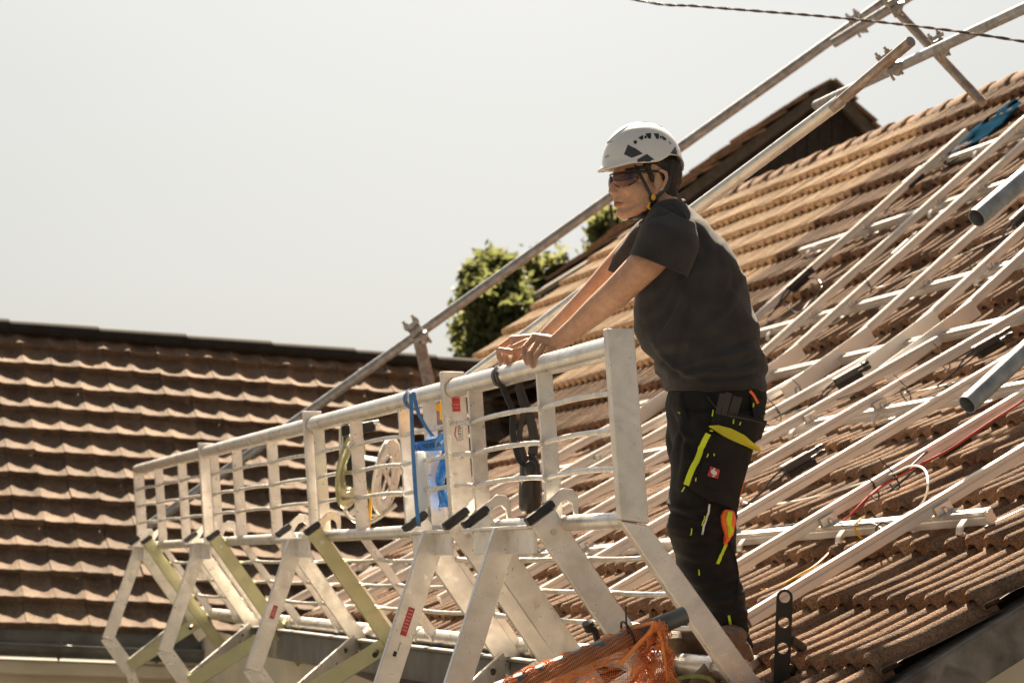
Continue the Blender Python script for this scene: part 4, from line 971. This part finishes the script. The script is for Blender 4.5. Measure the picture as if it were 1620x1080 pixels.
# hidden trunk and legs keep the body one piece
b.caps([at(1068, 375, PZ + .02), at(1085, 440, PZ + .02), at(1110, 540, PZ + .02), at(1132, 630, 7.93)], [.10, .12, .13, .12])
b.caps([at(1055, 372, PZ), at(1022, 384, 8.10)], [.06, .055]); b.caps([at(1070, 375, PZ), at(1064, 372, 7.82)], [.07, .06])
b.caps([at(1133, 650, 7.86), at(1113, 815, 7.80), at(1150, 985, 7.76)], [.09, .06, .045]); b.caps([at(1125, 650, 8.02), at(1100, 815, 8.10), at(1103, 1005, 8.16)], [.085, .055, .042])
V, F, Nn = remesh(b, .0034, 2, .5)
worker = obj('person', (V, F), M['skin'], smooth=True, origin=at(1140, 1050, 7.8))
tag(worker, 'young worker in white helmet, dark shirt and black work trousers leaning on the top rail', 'person')
bv_body = BVHTree.FromPolygons([Vector(v) for v in V], F)
# lips
def hit(bv, px, py, dflt=None):
    d = Vector(unit(ray(px, py))); r = bv.ray_cast(Vector((0, 0, 0)), d); return (np.array(r[0]), np.array(r[1])) if r[0] is not None else None
def decal(bvh, pts, off, mb=None, sub=3, rings=3, skirt=.004):
    pts = [np.array(p, float) for p in pts]; n = len(pts); bd = []
    for i in range(n):
        for t in np.linspace(0, 1, sub, endpoint=False): bd.append(pts[i] * (1 - t) + pts[(i + 1) % n] * t)
    ctr = sum(bd) / len(bd)
    def on(p):
        for t in np.linspace(0, .9, 12):
            q_ = p * (1 - t) + ctr * t; h_ = hit(bvh, *q_)
            if h_ is not None:
                nn = h_[1] if h_[1] @ CF < 0 else -h_[1]; nn = unit(nn - CF * .6); return h_[0] + nn * off, nn
        return at(*ctr, 7.8), -CF
    mb = mb or MB(); V = []; m_ = len(bd); F = []
    cp, cn = on(ctr); V.append(cp)
    for r in range(1, rings + 1):
        for p in bd: V.append(on(ctr + (p - ctr) * r / rings)[0])
    for p in bd: q_, nn = on(p); V.append(q_ - nn * (off + skirt) * .9)
    for i in range(m_):
        j = (i + 1) % m_; F.append((0, 1 + i, 1 + j))
        for r in range(rings): F.append((1 + r * m_ + i, 1 + (r + 1) * m_ + i, 1 + (r + 1) * m_ + j, 1 + r * m_ + j))
    return mb.add(V, F)
def decal_line(bvh, pts, w, off, mb=None):
    P = [np.array(p, float) for p in spline([V3(*p, 0) for p in pts], 4)]; mb = mb or MB(); L, R = [], []
    for i, p in enumerate(P):
        t = unit(P[min(i + 1, len(P) - 1)][:2] - P[max(i - 1, 0)][:2]); nrm = np.array([-t[1], t[0]]) * w / 2
        ww = 1
        L.append(p[:2] + nrm * ww); R.append(p[:2] - nrm * ww)
    return decal_strip(bvh, L, R, off, mb)
def decal_strip(bvh, L, R, off, mb):
    rows = []
    for a, c in zip(L, R):
        h_ = hit(bvh, *((a + c) / 2)); 
        if h_ is None: continue
        nn = h_[1]; nn = unit(nn - CF * .6); o = h_[0] + nn * off; Z = o @ CF; s = Z / FP
        d = (CR * (a - c)[0] - CU * (a - c)[1]) * s / 2; rows.append([o + d - nn * .003, o + d, o - d, o - d - nn * .003])
    if len(rows) > 1: mb.grid(rows)
    return mb
mb = decal(bv_body, [(971, 320), (977, 318.5), (986, 320.5), (979, 321.6)], .0006, sub=2, rings=2, skirt=0); decal(bv_body, [(972, 323), (979, 322.4), (986, 321.4), (980, 327), (974, 327)], .0006, mb, 2, 2, 0)
decal_line(bv_body, [(972, 321.6), (979, 320.6), (988, 320.4)], 1.1, .0009, mb) if False else None
obj('mouth_line', decal_line(bv_body, [(972.5, 321.8), (979, 320.8), (988.5, 320.2)], .9, .0008), M['hair'], worker)
obj('lips', mb, M['lips'], worker, smooth=True)
# hair
b = MB()
def hell2(a, l, c, ra, rl, rc): b.ell(H(a, l, c), FW * ra, LF * rl, HU * rc, 24, 16)
hell2(-.050, 0, .030, .078, .0915, .085); hell2(-.062, 0, -.030, .048, .070, .055)
hell2(-.012, 0, .060, .072, .0895, .045)
b.caps([H(.030, .076, .045), H(.018, .081, .012), H(.014, .081, -.008)], [.013, .009, .005]); b.caps([H(.030, -.076, .045), H(.018, -.081, .012), H(.014, -.081, -.008)], [.013, .009, .005])
V, F, Nn = remesh(b, .005, 1); V = V + Nn * np.array([[.004 * noise.noise(Vector((p[0] * 90, p[1] * 90, p[2] * 35))) + .0015 * noise.noise(Vector(p * 260))] for p in V])
obj('hair', (V, F), M['hair'], worker, smooth=True)
# t-shirt
b = MB()
TS = [(322, 1046, 1080, .055), (333, 1032, 1095, .09), (350, 1020, 1113, .135), (375, 1010, 1137, .155), (402, 1005, 1158, .162), (430, 1002, 1172, .165), (460, 1001, 1180, .168), (490, 1002, 1191, .17), (525, 1006, 1200, .172), (560, 1027, 1206, .175), (590, 1045, 1209, .178), (606, 1049, 1208, .18), (618, 1053, 1205, .176)]
b.loft([ring(xl, xr, y, PZ, dh) for y, xl, xr, dh in TS])
def srings(L): return [ring(x0, x1, y0, Z, dh, 24, y1) for x0, y0, x1, y1, Z, dh in L]
b.loft(srings([(1040, 330, 1098, 358, 7.80, .05), (1022, 350, 1103, 386, 7.775, .080), (1020, 362, 1100, 396, 7.775, .070)])); b.loft(srings([(1010, 352, 1058, 372, 8.06, .07), (992, 378, 1040, 398, 8.10, .066)]))
b.caps([at(1060, 350, 7.86), at(1050, 352, 8.02)], [.075, .075])
V, F, Nn = remesh(b, .0065, 5, .5)
def folds(p):
    q = Vector(p); x = (p - at(1060, 360, PZ)); z = p[2]
    d = .0
    lowt = np.clip((.62 - (z + .1)) , 0, 1)
    d += .014 * (1 - abs(noise.noise(Vector((p[0] * 3 + p[2] * 5, p[1] * 4, p[2] * 7 - p[0] * 6)))) * 2.2) * (.4 + .6 * lowt)
    d += .010 * noise.noise(Vector((p[0] * 9 - p[2] * 7, p[1] * 8, p[2] * 14 + p[0] * 8)))
    hemz = at(1130, 600, PZ)[2]
    d += .016 * max(0, 1 - abs(z - hemz - .04) / .12) * (noise.noise(Vector((p[0] * 4, p[1] * 4, z * 26))))
    return d
def pleats(V, Nn, L, zmax):
    z = V @ CF; X = 810 + FP * (V @ CR) / z; Y = 540 - FP * (V @ CU) / z; D = np.zeros(len(V)); near = np.clip((zmax - z) / .06, 0, 1)
    for (pts, A, w_) in L:
        P = np.array(spline([V3(a, b_, 0) for a, b_ in pts], 5))[:, :2]; best = np.full(len(V), 1e9); tt = np.zeros(len(V)); sgn = np.zeros(len(V))
        for k in range(len(P) - 1):
            a, d = P[k], P[k + 1] - P[k]; l2 = d @ d; u = np.clip(((X - a[0]) * d[0] + (Y - a[1]) * d[1]) / l2, 0, 1); dx, dy = X - a[0] - u * d[0], Y - a[1] - u * d[1]; q = np.hypot(dx, dy); m_ = q < best
            best[m_] = q[m_]; tt[m_] = (k + u[m_]) / (len(P) - 1); sgn[m_] = np.sign(d[0] * dy[m_] - d[1] * dx[m_])
        env = np.sin(np.pi * np.clip(tt, .04, .96)) ** .5; sd_ = best * sgn
        D += A * env * (np.exp(-(sd_ / w_) ** 2) - .75 * np.exp(-((sd_ - 1.7 * w_) / w_) ** 2)) * near
    return V + Nn * D[:, None]
V = V + Nn * np.array([[folds(p)] for p in V])
V = pleats(V, Nn, [([(1082, 432), (1060, 470), (1022, 505)], .014, 5), ([(1088, 440), (1075, 490), (1040, 545)], .012, 6), ([(1094, 430), (1102, 490), (1085, 560), (1062, 592)], .010, 7), ([(1176, 440), (1150, 490), (1120, 520)], .008, 7), ([(1200, 540), (1160, 560), (1110, 570)], .010, 6), ([(1206, 575), (1165, 590), (1120, 588), (1070, 596)], .012, 5), ([(1205, 598), (1150, 606), (1090, 604)], .010, 4), ([(1050, 560), (1075, 585), (1110, 600)], .010, 5), ([(1100, 352), (1122, 380), (1130, 430)], .006, 7), ([(1030, 540), (1060, 575), (1090, 580)], .010, 5), ([(1140, 400), (1150, 450), (1135, 500)], .005, 8)], PZ)
V2, F2 = V, F
shirt = obj('t_shirt', (V2, F2), M['shirt'], worker, smooth=True)
bv_shirt = BVHTree.FromPolygons([Vector(v) for v in V2], F2)
def sleeve(rings, seed):
    R_ = [np.array(srings([r])[0]) for r in rings]; k = 24
    cols = [spline([r[j] for r in R_], 7) for j in range(k)]; nr = len(cols[0]); V, F = [], []
    for i in range(nr):
        c = sum(cols[j][i] for j in range(k)) / k
        for j in range(k):
            p = cols[j][i]; o = unit(p - c); V.append(p + o * (.006 * noise.noise(Vector((p[0] * 14 + seed, p[1] * 12, p[2] * 14))) + .006 * (1 - 2.2 * abs(noise.noise(Vector((p[0] * 6 + p[2] * 9 + seed, p[1] * 7, p[2] * 5 - p[0] * 4))))) * i / nr + (.0025 if i >= nr - 2 else 0)))
    for i in range(nr - 1):
        for j in range(k): m_ = (j + 1) % k; F.append((i * k + j, i * k + m_, (i + 1) * k + m_, (i + 1) * k + j))
    obj('sleeve', (V, F), M['shirt'], shirt, smooth=True, solid=.004, subsurf=1)
sleeve([(1048, 338, 1098, 352, 7.80, .06), (1020, 353, 1104, 388, 7.77, .090), (1008, 382, 1096, 414, 7.765, .092), (1000, 404, 1083, 437, 7.765, .087)], 0)
sleeve([(1020, 345, 1062, 362, 8.05, .06), (1008, 356, 1056, 374, 8.08, .074), (987, 384, 1032, 404, 8.12, .076), (959, 428, 1003, 448, 8.15, .066)], 5)
mb = MB(); cr = []
for t in np.linspace(0, 2 * math.pi, 29):
    cr.append(at(1047 + 34 * math.cos(t), 335 - 18 * math.cos(t) + 4 * math.sin(t) ** 2, PZ) + CF * .088 * math.sin(t))
mb.tube(cr, .0085, 8, False, .6); obj('collar', mb, M['shirt'], shirt, smooth=True)
mb = decal_line(bv_shirt, [(1064, 322), (1085, 345), (1096, 375), (1097, 405), (1090, 430)], 1.5, .0018); obj('sleeve_seam', mb, M['black'], shirt)
# trousers
b = MB()
b.loft([ring(xl, xr, y, 7.92, dh) for y, xl, xr, dh in ((606, 1060, 1208, .155), (630, 1056, 1210, .165), (660, 1056, 1206, .175), (690, 1060, 1196, .17), (706, 1066, 1180, .15))])
b.loft([ring(xl, xr, y, Z, dh) for y, xl, xr, Z, dh in ((650, 1070, 1206, 7.86, .13), (690, 1066, 1196, 7.84, .13), (740, 1064, 1181, 7.82, .122), (790, 1062, 1163, 7.80, .105), (815, 1059, 1160, 7.79, .10), (850, 1061, 1160, 7.79, .097), (890, 1070, 1166, 7.79, .092), (930, 1090, 1173, 7.78, .085), (962, 1116, 1180, 7.77, .075), (985, 1130, 1181, 7.765, .070), (1004, 1134, 1184, 7.76, .072), (1030, 1134, 1188, 7.75, .075))])
b.loft([ring(xl, xr, y, Z, dh) for y, xl, xr, Z, dh in ((650, 1056, 1190, 8.0, .12), (700, 1056, 1170, 8.03, .115), (760, 1066, 1150, 8.07, .10), (815, 1068, 1142, 8.1, .09), (880, 1072, 1145, 8.13, .085), (950, 1080, 1138, 8.15, .075), (1000, 1083, 1130, 8.16, .07), (1040, 1082, 1128, 8.17, .07))])
V, F, Nn = remesh(b, .0065, 4, .5)
def tf(p):
    y = p[2]; kn = at(1110, 820, 7.8)[2]; d = .006 * noise.noise(Vector((p[0] * 8, p[1] * 8, p[2] * 12)))
    k = max(0, 1 - abs(y - kn) / .16); lowk = np.clip((at(0, 880, 7.8)[2] - y) / .15, 0, 1)
    d += k * .009 * (1 - 2.4 * abs(noise.noise(Vector((p[0] * 5, p[1] * 5, p[2] * 20 + p[0] * 8))))) + lowk * .012 * (noise.noise(Vector((p[0] * 5, p[1] * 5, p[2] * 26 + p[0] * 12))))
    return d + .007 * (1 - 2.2 * abs(noise.noise(Vector((p[0] * 4 + 3, p[1] * 4, p[2] * 6 + p[0] * 7)))))
V = V + Nn * np.array([[tf(p)] for p in V])
V = pleats(V, Nn, [([(1066, 640), (1080, 680), (1100, 700)], .010, 5), ([(1075, 625), (1085, 700), (1076, 770)], .010, 6), ([(1062, 800), (1095, 808), (1130, 802)], .009, 5), ([(1062, 845), (1100, 852), (1150, 838)], .010, 5), ([(1068, 870), (1110, 885), (1158, 866)], .010, 6), ([(1085, 915), (1120, 925), (1165, 905)], .011, 6), ([(1100, 945), (1135, 955), (1172, 938)], .012, 6), ([(1120, 975), (1150, 982), (1178, 968)], .012, 5), ([(1128, 1000), (1155, 1006), (1182, 996)], .010, 4)], 7.95)
trs = obj('trousers', (V, F), M['trouser'], worker, smooth=True)
bvt = BVHTree.FromPolygons([Vector(v) for v in V], F)
pk = obj('cargo_pocket', decal(bvt, [(1119, 684), (1150, 692), (1180, 706), (1174, 750), (1160, 803), (1122, 792), (1087, 769), (1102, 726)], .016, sub=3, rings=5, skirt=.006), M['pocket'], trs, smooth='auto')
obj('phone_pocket', decal(bvt, [(1112, 731), (1145, 737), (1154, 757), (1146, 776), (1104, 764)], .024, sub=3, rings=3), M['pocket'], trs, smooth='auto')
obj('hip_pocket', decal(bvt, [(1128, 652), (1164, 655), (1207, 664), (1198, 690), (1186, 701), (1160, 682), (1124, 674)], .018, sub=3, rings=4), M['pocket'], trs, smooth='auto')
obj('back_pocket', decal(bvt, [(1186, 628), (1208, 632), (1206, 655), (1190, 662)], .012, sub=3, rings=3), M['pocket'], trs, smooth='auto')
obj('neon_zip', decal_line(bvt, [(1120, 688), (1111, 710), (1099, 738), (1088, 767)], 9, .026), M['neon'], trs)
obj('flap_lining', decal(bvt, [(1121, 675), (1136, 673), (1154, 677), (1172, 687), (1191, 706), (1191, 711), (1180, 707), (1160, 698), (1140, 688)], .032, sub=2, rings=2, skirt=.0), M['neon_dark'], trs, smooth='auto')
bd = obj('emblem_patch', decal(bvt, [(1123, 738), (1137, 742), (1132, 758), (1117, 753)], .034, sub=2, rings=2), M['red'], trs)
mb = decal(bvt, [(1124, 743), (1127, 742), (1129, 744), (1132, 745), (1131, 749), (1128, 752), (1124, 750), (1122.5, 746)], .0365, sub=2, rings=2, skirt=0); decal(bvt, [(1127.2, 743.5), (1127.4, 740.3), (1129.6, 740.6), (1128.6, 744)], .0365, mb, 1, 1, 0); decal(bvt, [(1125.6, 751), (1127, 751.5), (1126.2, 754.5), (1127.6, 755.6), (1122.8, 755), (1124.8, 754)], .0365, mb, 1, 1, 0)
obj('ostrich_emblem', mb, M['white'], bd)
obj('orange_trim', decal_line(bvt, [(1172, 757), (1169, 772), (1163, 790)], 5, .012), M['neon_orange'], trs)
lp = obj('orange_loop', decal(bvt, [(1144, 807), (1155, 808), (1159, 822), (1155, 842), (1149, 856), (1146, 862), (1144, 858), (1146, 846), (1141, 828), (1140, 815)], .020, sub=2, rings=2), M['neon_orange'], trs)
obj('loop_lining', decal(bvt, [(1147, 810), (1152, 812), (1151, 828), (1153, 838), (1148, 846), (1147, 832), (1145, 820)], .025, sub=2, rings=2), M['neon'], lp)
obj('neon_pull', decal_line(bvt, [(1146, 860), (1143, 870), (1136, 880), (1133, 889)], 4.5, .016), M['neon'], trs)
mb = decal_line(bvt, [(1122, 798), (1119, 815), (1114, 830), (1111, 847)], 3, .010); obj('reflective_seam', mb, M['white'], trs)
mb = MB()
for L in ([(1129, 651), (1127, 659)], [(1158.5, 664), (1158, 671)], [(1169, 668), (1167, 673)], [(1122, 682), (1127, 683)], [(1121, 718), (1118, 724)], [(1130, 717), (1130, 721)], [(1103, 754), (1102, 760)], [(1085, 770), (1082, 776)], [(1114, 819), (1112, 826)], [(1094, 837), (1094, 845)], [(1106, 902), (1107, 909)], [(1188, 637), (1187, 644)], [(1078, 653), (1080, 656)]): decal_line(bvt, L, 1.8, .022, mb)
obj('neon_stitches', mb, M['neon'], trs)
mb = decal_line(bvt, [(1153, 973), (1156, 990), (1160, 1002)], 4, .008); decal_line(bvt, [(1098, 997), (1095, 1010), (1093, 1022)], 4, .008, mb); obj('ankle_stripe', mb, M['neon'], trs)
for L, w_, o_ in (([(1060, 816), (1085, 822), (1114, 826)], 2.2, .006), ([(1150, 850), (1161, 880), (1166, 910), (1164, 950)], 1.8, .006), ([(1078, 622), (1082, 640), (1090, 665)], 1.6, .005)): obj('seam', decal_line(bvt, L, w_, o_), M['pocket'], trs)
mb = decal_line(bvt, [(1183, 619), (1189, 626), (1194, 637)], 4, .02); obj('zip_pull', mb, M['neon_orange'], trs)
mb = MB()
for x0, y0, x1, y1 in ((1146, 622, 1137, 655), (1151, 620, 1143, 656), (1156, 622, 1147, 657), (1163, 626, 1153, 658), (1168, 628, 1157, 660), (1172, 628, 1163, 660), (1141, 622, 1134, 654)): mb.bar(at(x0, y0, 7.68), at(x1, y1, 7.70), .010, .004, -CF)
mb.bar(at(1150, 657, 7.68), at(1188, 664, 7.69), .005, .003, -CF); mb.tube(spline([at(1188, 664, 7.69), at(1202, 668, 7.70), at(1216, 672, 7.72)], 3), .0022, 6); mb.tube([at(1119, 627, 7.73), at(1137, 650, 7.70)], .0022, 6)
obj('cable_ties', mb, M['plastic_black'], trs)
# boots
def boot(heel, fd, ankle):
    b = MB(); N_ = N1; F0 = lambda x, z, y=0: heel + fd * x + N_ * z + np.cross(N_, fd) * y
    b.caps([F0(.045, .055), F0(.12, .060), F0(.20, .048), F0(.25, .042)], [.045, .048, .044, .036]); b.caps([F0(.04, .05), F0(.05, .10), ankle], [.046, .046, .040]); b.caps([F0(.12, .06), F0(.08, .12), ankle], [.045, .044, .040])
    V, F, Nn = remesh(b, .006, 4); V = V + Nn * np.array([[.004 * noise.noise(Vector(p * 28)) + .003 * noise.noise(Vector((p[0] * 10, p[1] * 10, p[2] * 60)))] for p in V])
    o = obj('boot', (V, F), M['boot'], worker, smooth=True)
    s_ = MB(); outl = [(0, .036), (.05, .042), (.12, .04), (.2, .048), (.26, .038), (.295, .0), (.26, -.038), (.2, -.046), (.12, -.036), (.05, -.04), (0, -.036), (-.012, 0)]
    s_.plate([F0(x, .012, y) for x, y in outl], N_ * .034); obj('sole', s_, M['sole'], o, bevel=.006)
    s_ = MB(); s_.caps([ankle + NG * .040, ankle + DG * .040, ankle - NG * .040, ankle - DG * .040, ankle + NG * .040], [.009] * 5, 8); obj('padded_cuff', s_, M['pocket'], o, smooth=True)
fd = unit(-U1 * .95 - RE * .30)
boot(rpx(1194, 1050, .05), fd, at(1164, 1004, 7.775)); boot(rpx(1122, 1052, .05), fd, at(1106, 1026, 8.17))
# helmet
def hrim(az):
    a = abs((az + 180) % 360 - 180); return float(np.interp(a, [0, 30, 55, 75, 92, 110, 130, 150, 168, 180], [.036, .040, .050, .050, .056, .080, .082, .066, .046, .042]))
def helm(az, z, off=0.0):
    a = math.radians(az); zz = max(0, (z - .035) / (.2005 - .035)); k = max(0, 1 - zz ** 2.35) ** (1 / 2.15)
    fr = max(0, math.cos(a)); flare = .013 * fr ** 2 * max(0, 1 - (z - hrim(az)) / .022) + .004 * max(0, 1 - (z - hrim(az)) / .012)
    return H(.006 + (.140 * k + flare + off) * math.cos(a), (.112 * k + flare * .6 + off) * math.sin(a), z + off * zz)
mb = MB(); naz, nz_ = 72, 26; V, F = [], []
for i in range(nz_):
    for j in range(naz):
        az_ = j * 360 / naz; r_ = hrim(az_); t = i / (nz_ - 1); V.append(helm(az_, r_ + (.2003 - r_) * (1 - (1 - t) ** 1.7)))
for i in range(nz_ - 1):
    for j in range(naz): k = (j + 1) % naz; F.append((i * naz + j, i * naz + k, (i + 1) * naz + k, (i + 1) * naz + j))
F.append(tuple(range((nz_ - 1) * naz, nz_ * naz)))
mb.add(V, F); hel = obj('helmet', mb, M['helmet'], worker, smooth=True, solid=.004)
bvh = BVHTree.FromPolygons([Vector(v) for v in V], F)
cp = lambda L: [(920 + x / 6, 180 + y / 6) for x, y in L]
for nm, L in (('side_panel', [(440, 295), (520, 335), (582, 380), (475, 420), (403, 385)]), ('side_panel', [(530, 435), (620, 382), (692, 437), (640, 500), (530, 515)]), ('side_panel', [(842, 380), (888, 312), (918, 400), (912, 425)])):
    obj(nm, decal(bvh, cp(L), .0012, skirt=.001), M['slate'], hel)
mb = MB()
for L in ([(492, 268), (508, 252), (528, 262), (522, 286), (500, 286)], [(538, 230), (583, 203), (588, 240), (570, 250)], [(607, 190), (661, 184), (658, 236), (634, 236)], [(684, 187), (735, 190), (732, 240), (712, 240)], [(764, 208), (805, 238), (797, 256), (770, 245)], [(828, 262), (848, 280), (842, 296)], [(596, 212), (616, 210), (620, 232), (600, 236)], [(742, 212), (760, 214), (760, 236), (744, 234)]): decal(bvh, cp(L), .0012, mb, skirt=.001)
obj('vents', mb, M['plastic_black'], hel)
obj('yellow_clip', decal(bvh, cp([(588, 500), (610, 478), (650, 460), (640, 490), (612, 505)]), .003), M['yellow'], hel)
mb = decal_line(bvh, cp([(243, 277), (300, 225), (385, 155), (480, 103), (600, 84), (700, 97), (765, 132)]), .9, .0008); decal_line(bvh, cp([(243, 279), (292, 262)]), .9, .0008, mb); decal_line(bvh, cp([(405, 388), (450, 378), (520, 340)]), .8, .0022, mb); obj('shell_seam', mb, M['slate'], hel)
V, F = text_mesh('PETZL', .0085, True); ctr = V.mean(0); h_ = hit(bvh, 960, 248); nn = h_[1]; tx = unit(CR - nn * (CR @ nn)); ty = unit(np.cross(nn, tx)); ty = ty if ty[2] > 0 else -ty; obj('lettering', ([h_[0] + nn * .0015 + tx * (v[0] - ctr[0]) + ty * (v[1] - ctr[1]) for v in V], F), M['slate'], hel)
mb = MB(); mb.caps([H(.10, .0, .030), H(.085, .05, .034), H(.04, .078, .04)], [.006, .006, .006], 8); mb.caps([H(.10, .0, .030), H(.085, -.05, .034), H(.04, -.078, .04)], [.006, .006, .006], 8); obj('headband', mb, M['plastic_black'], hel)
# chin strap
st = thing('tmp', HC, None, None); bpy.data.objects.remove(st)
mb = MB()
def strap(L, w=.0075): 
    r_ = ribbon([H(*p) for p in L], [unit(FW * .8 + HU * .25) * w], .0015); mb.add(r_.V, r_.F)
strap([(.068, .072, .045), (.060, .0795, .020), (.045, .0835, -.010), (.026, .0815, -.042), (.012, .0765, -.064)])
strap([(-.050, .078, .055), (-.047, .088, .010), (-.036, .090, -.022), (-.014, .085, -.045), (.006, .0775, -.062)])
strap([(.010, .0755, -.064), (.020, .064, -.088), (.036, .045, -.114), (.052, .0, -.124), (.036, -.045, -.114), (.02, -.064, -.088)], .009)
stp = obj('chin_strap', mb, M['plastic_black'], worker)
mb = MB(); mb.ell(H(.012, .079, -.062), FW * .016, HU * .015, LF * .006); obj('buckle', mb, M['plastic_black'], stp, smooth=True)
mb = MB(); mb.ell(H(.014, .085, -.058), FW * .008, HU * .011, LF * .003); mb.caps([H(.024, .073, -.077), H(.026, .070, -.090), H(.017, .070, -.096)], [.005, .004, .004], 8); obj('yellow_latch', mb, M['yellow'], stp, smooth=True)
mb = MB(); mb.ball(H(-.009, .0955, -.034), .0052); obj('ear_stud', mb, M['steelbolt'], worker, smooth=True)
# sunglasses
def lens(t, z): return H(.018 + .098 * math.cos(t) ** .75, .084 * math.sin(t), z)
gl = None
for s in (1, -1):
    rows = []
    for i in range(17):
        t = math.radians(4 + i * 66 / 16); u_ = i / 16; top = .028 - .004 * u_; bot = .012 - .040 * math.sin(math.pi * min(1, .10 + u_ * .82)) ** .6 + .006 * u_
        rows.append([lens(t * s, top + (bot - top) * j / 6) + FW * .006 * math.sin(math.pi * j / 6) for j in range(7)])
    mb = MB(); mb.grid(rows)
    if gl is None:
        g2 = MB(); g2.tube([lens(math.radians(a), .0265) for a in np.linspace(-68, 68, 25)], .0028, 8)
        for q in (1, -1): g2.tube(spline([lens(math.radians(68 * q), .0265), H(.035, .085 * q, .024), H(.0, .0875 * q, .026), H(-.03, .088 * q, .018)], 5), .0042, 8)
        g2.tube(spline([H(.112, .012, .004), H(.122, 0, .010), H(.112, -.012, .004)], 4), .003, 8)
        gl = obj('sunglasses', g2, M['plastic_black'], worker, smooth='auto')
    obj('lens', mb, M['lens'], gl, smooth=True, solid=.0015)
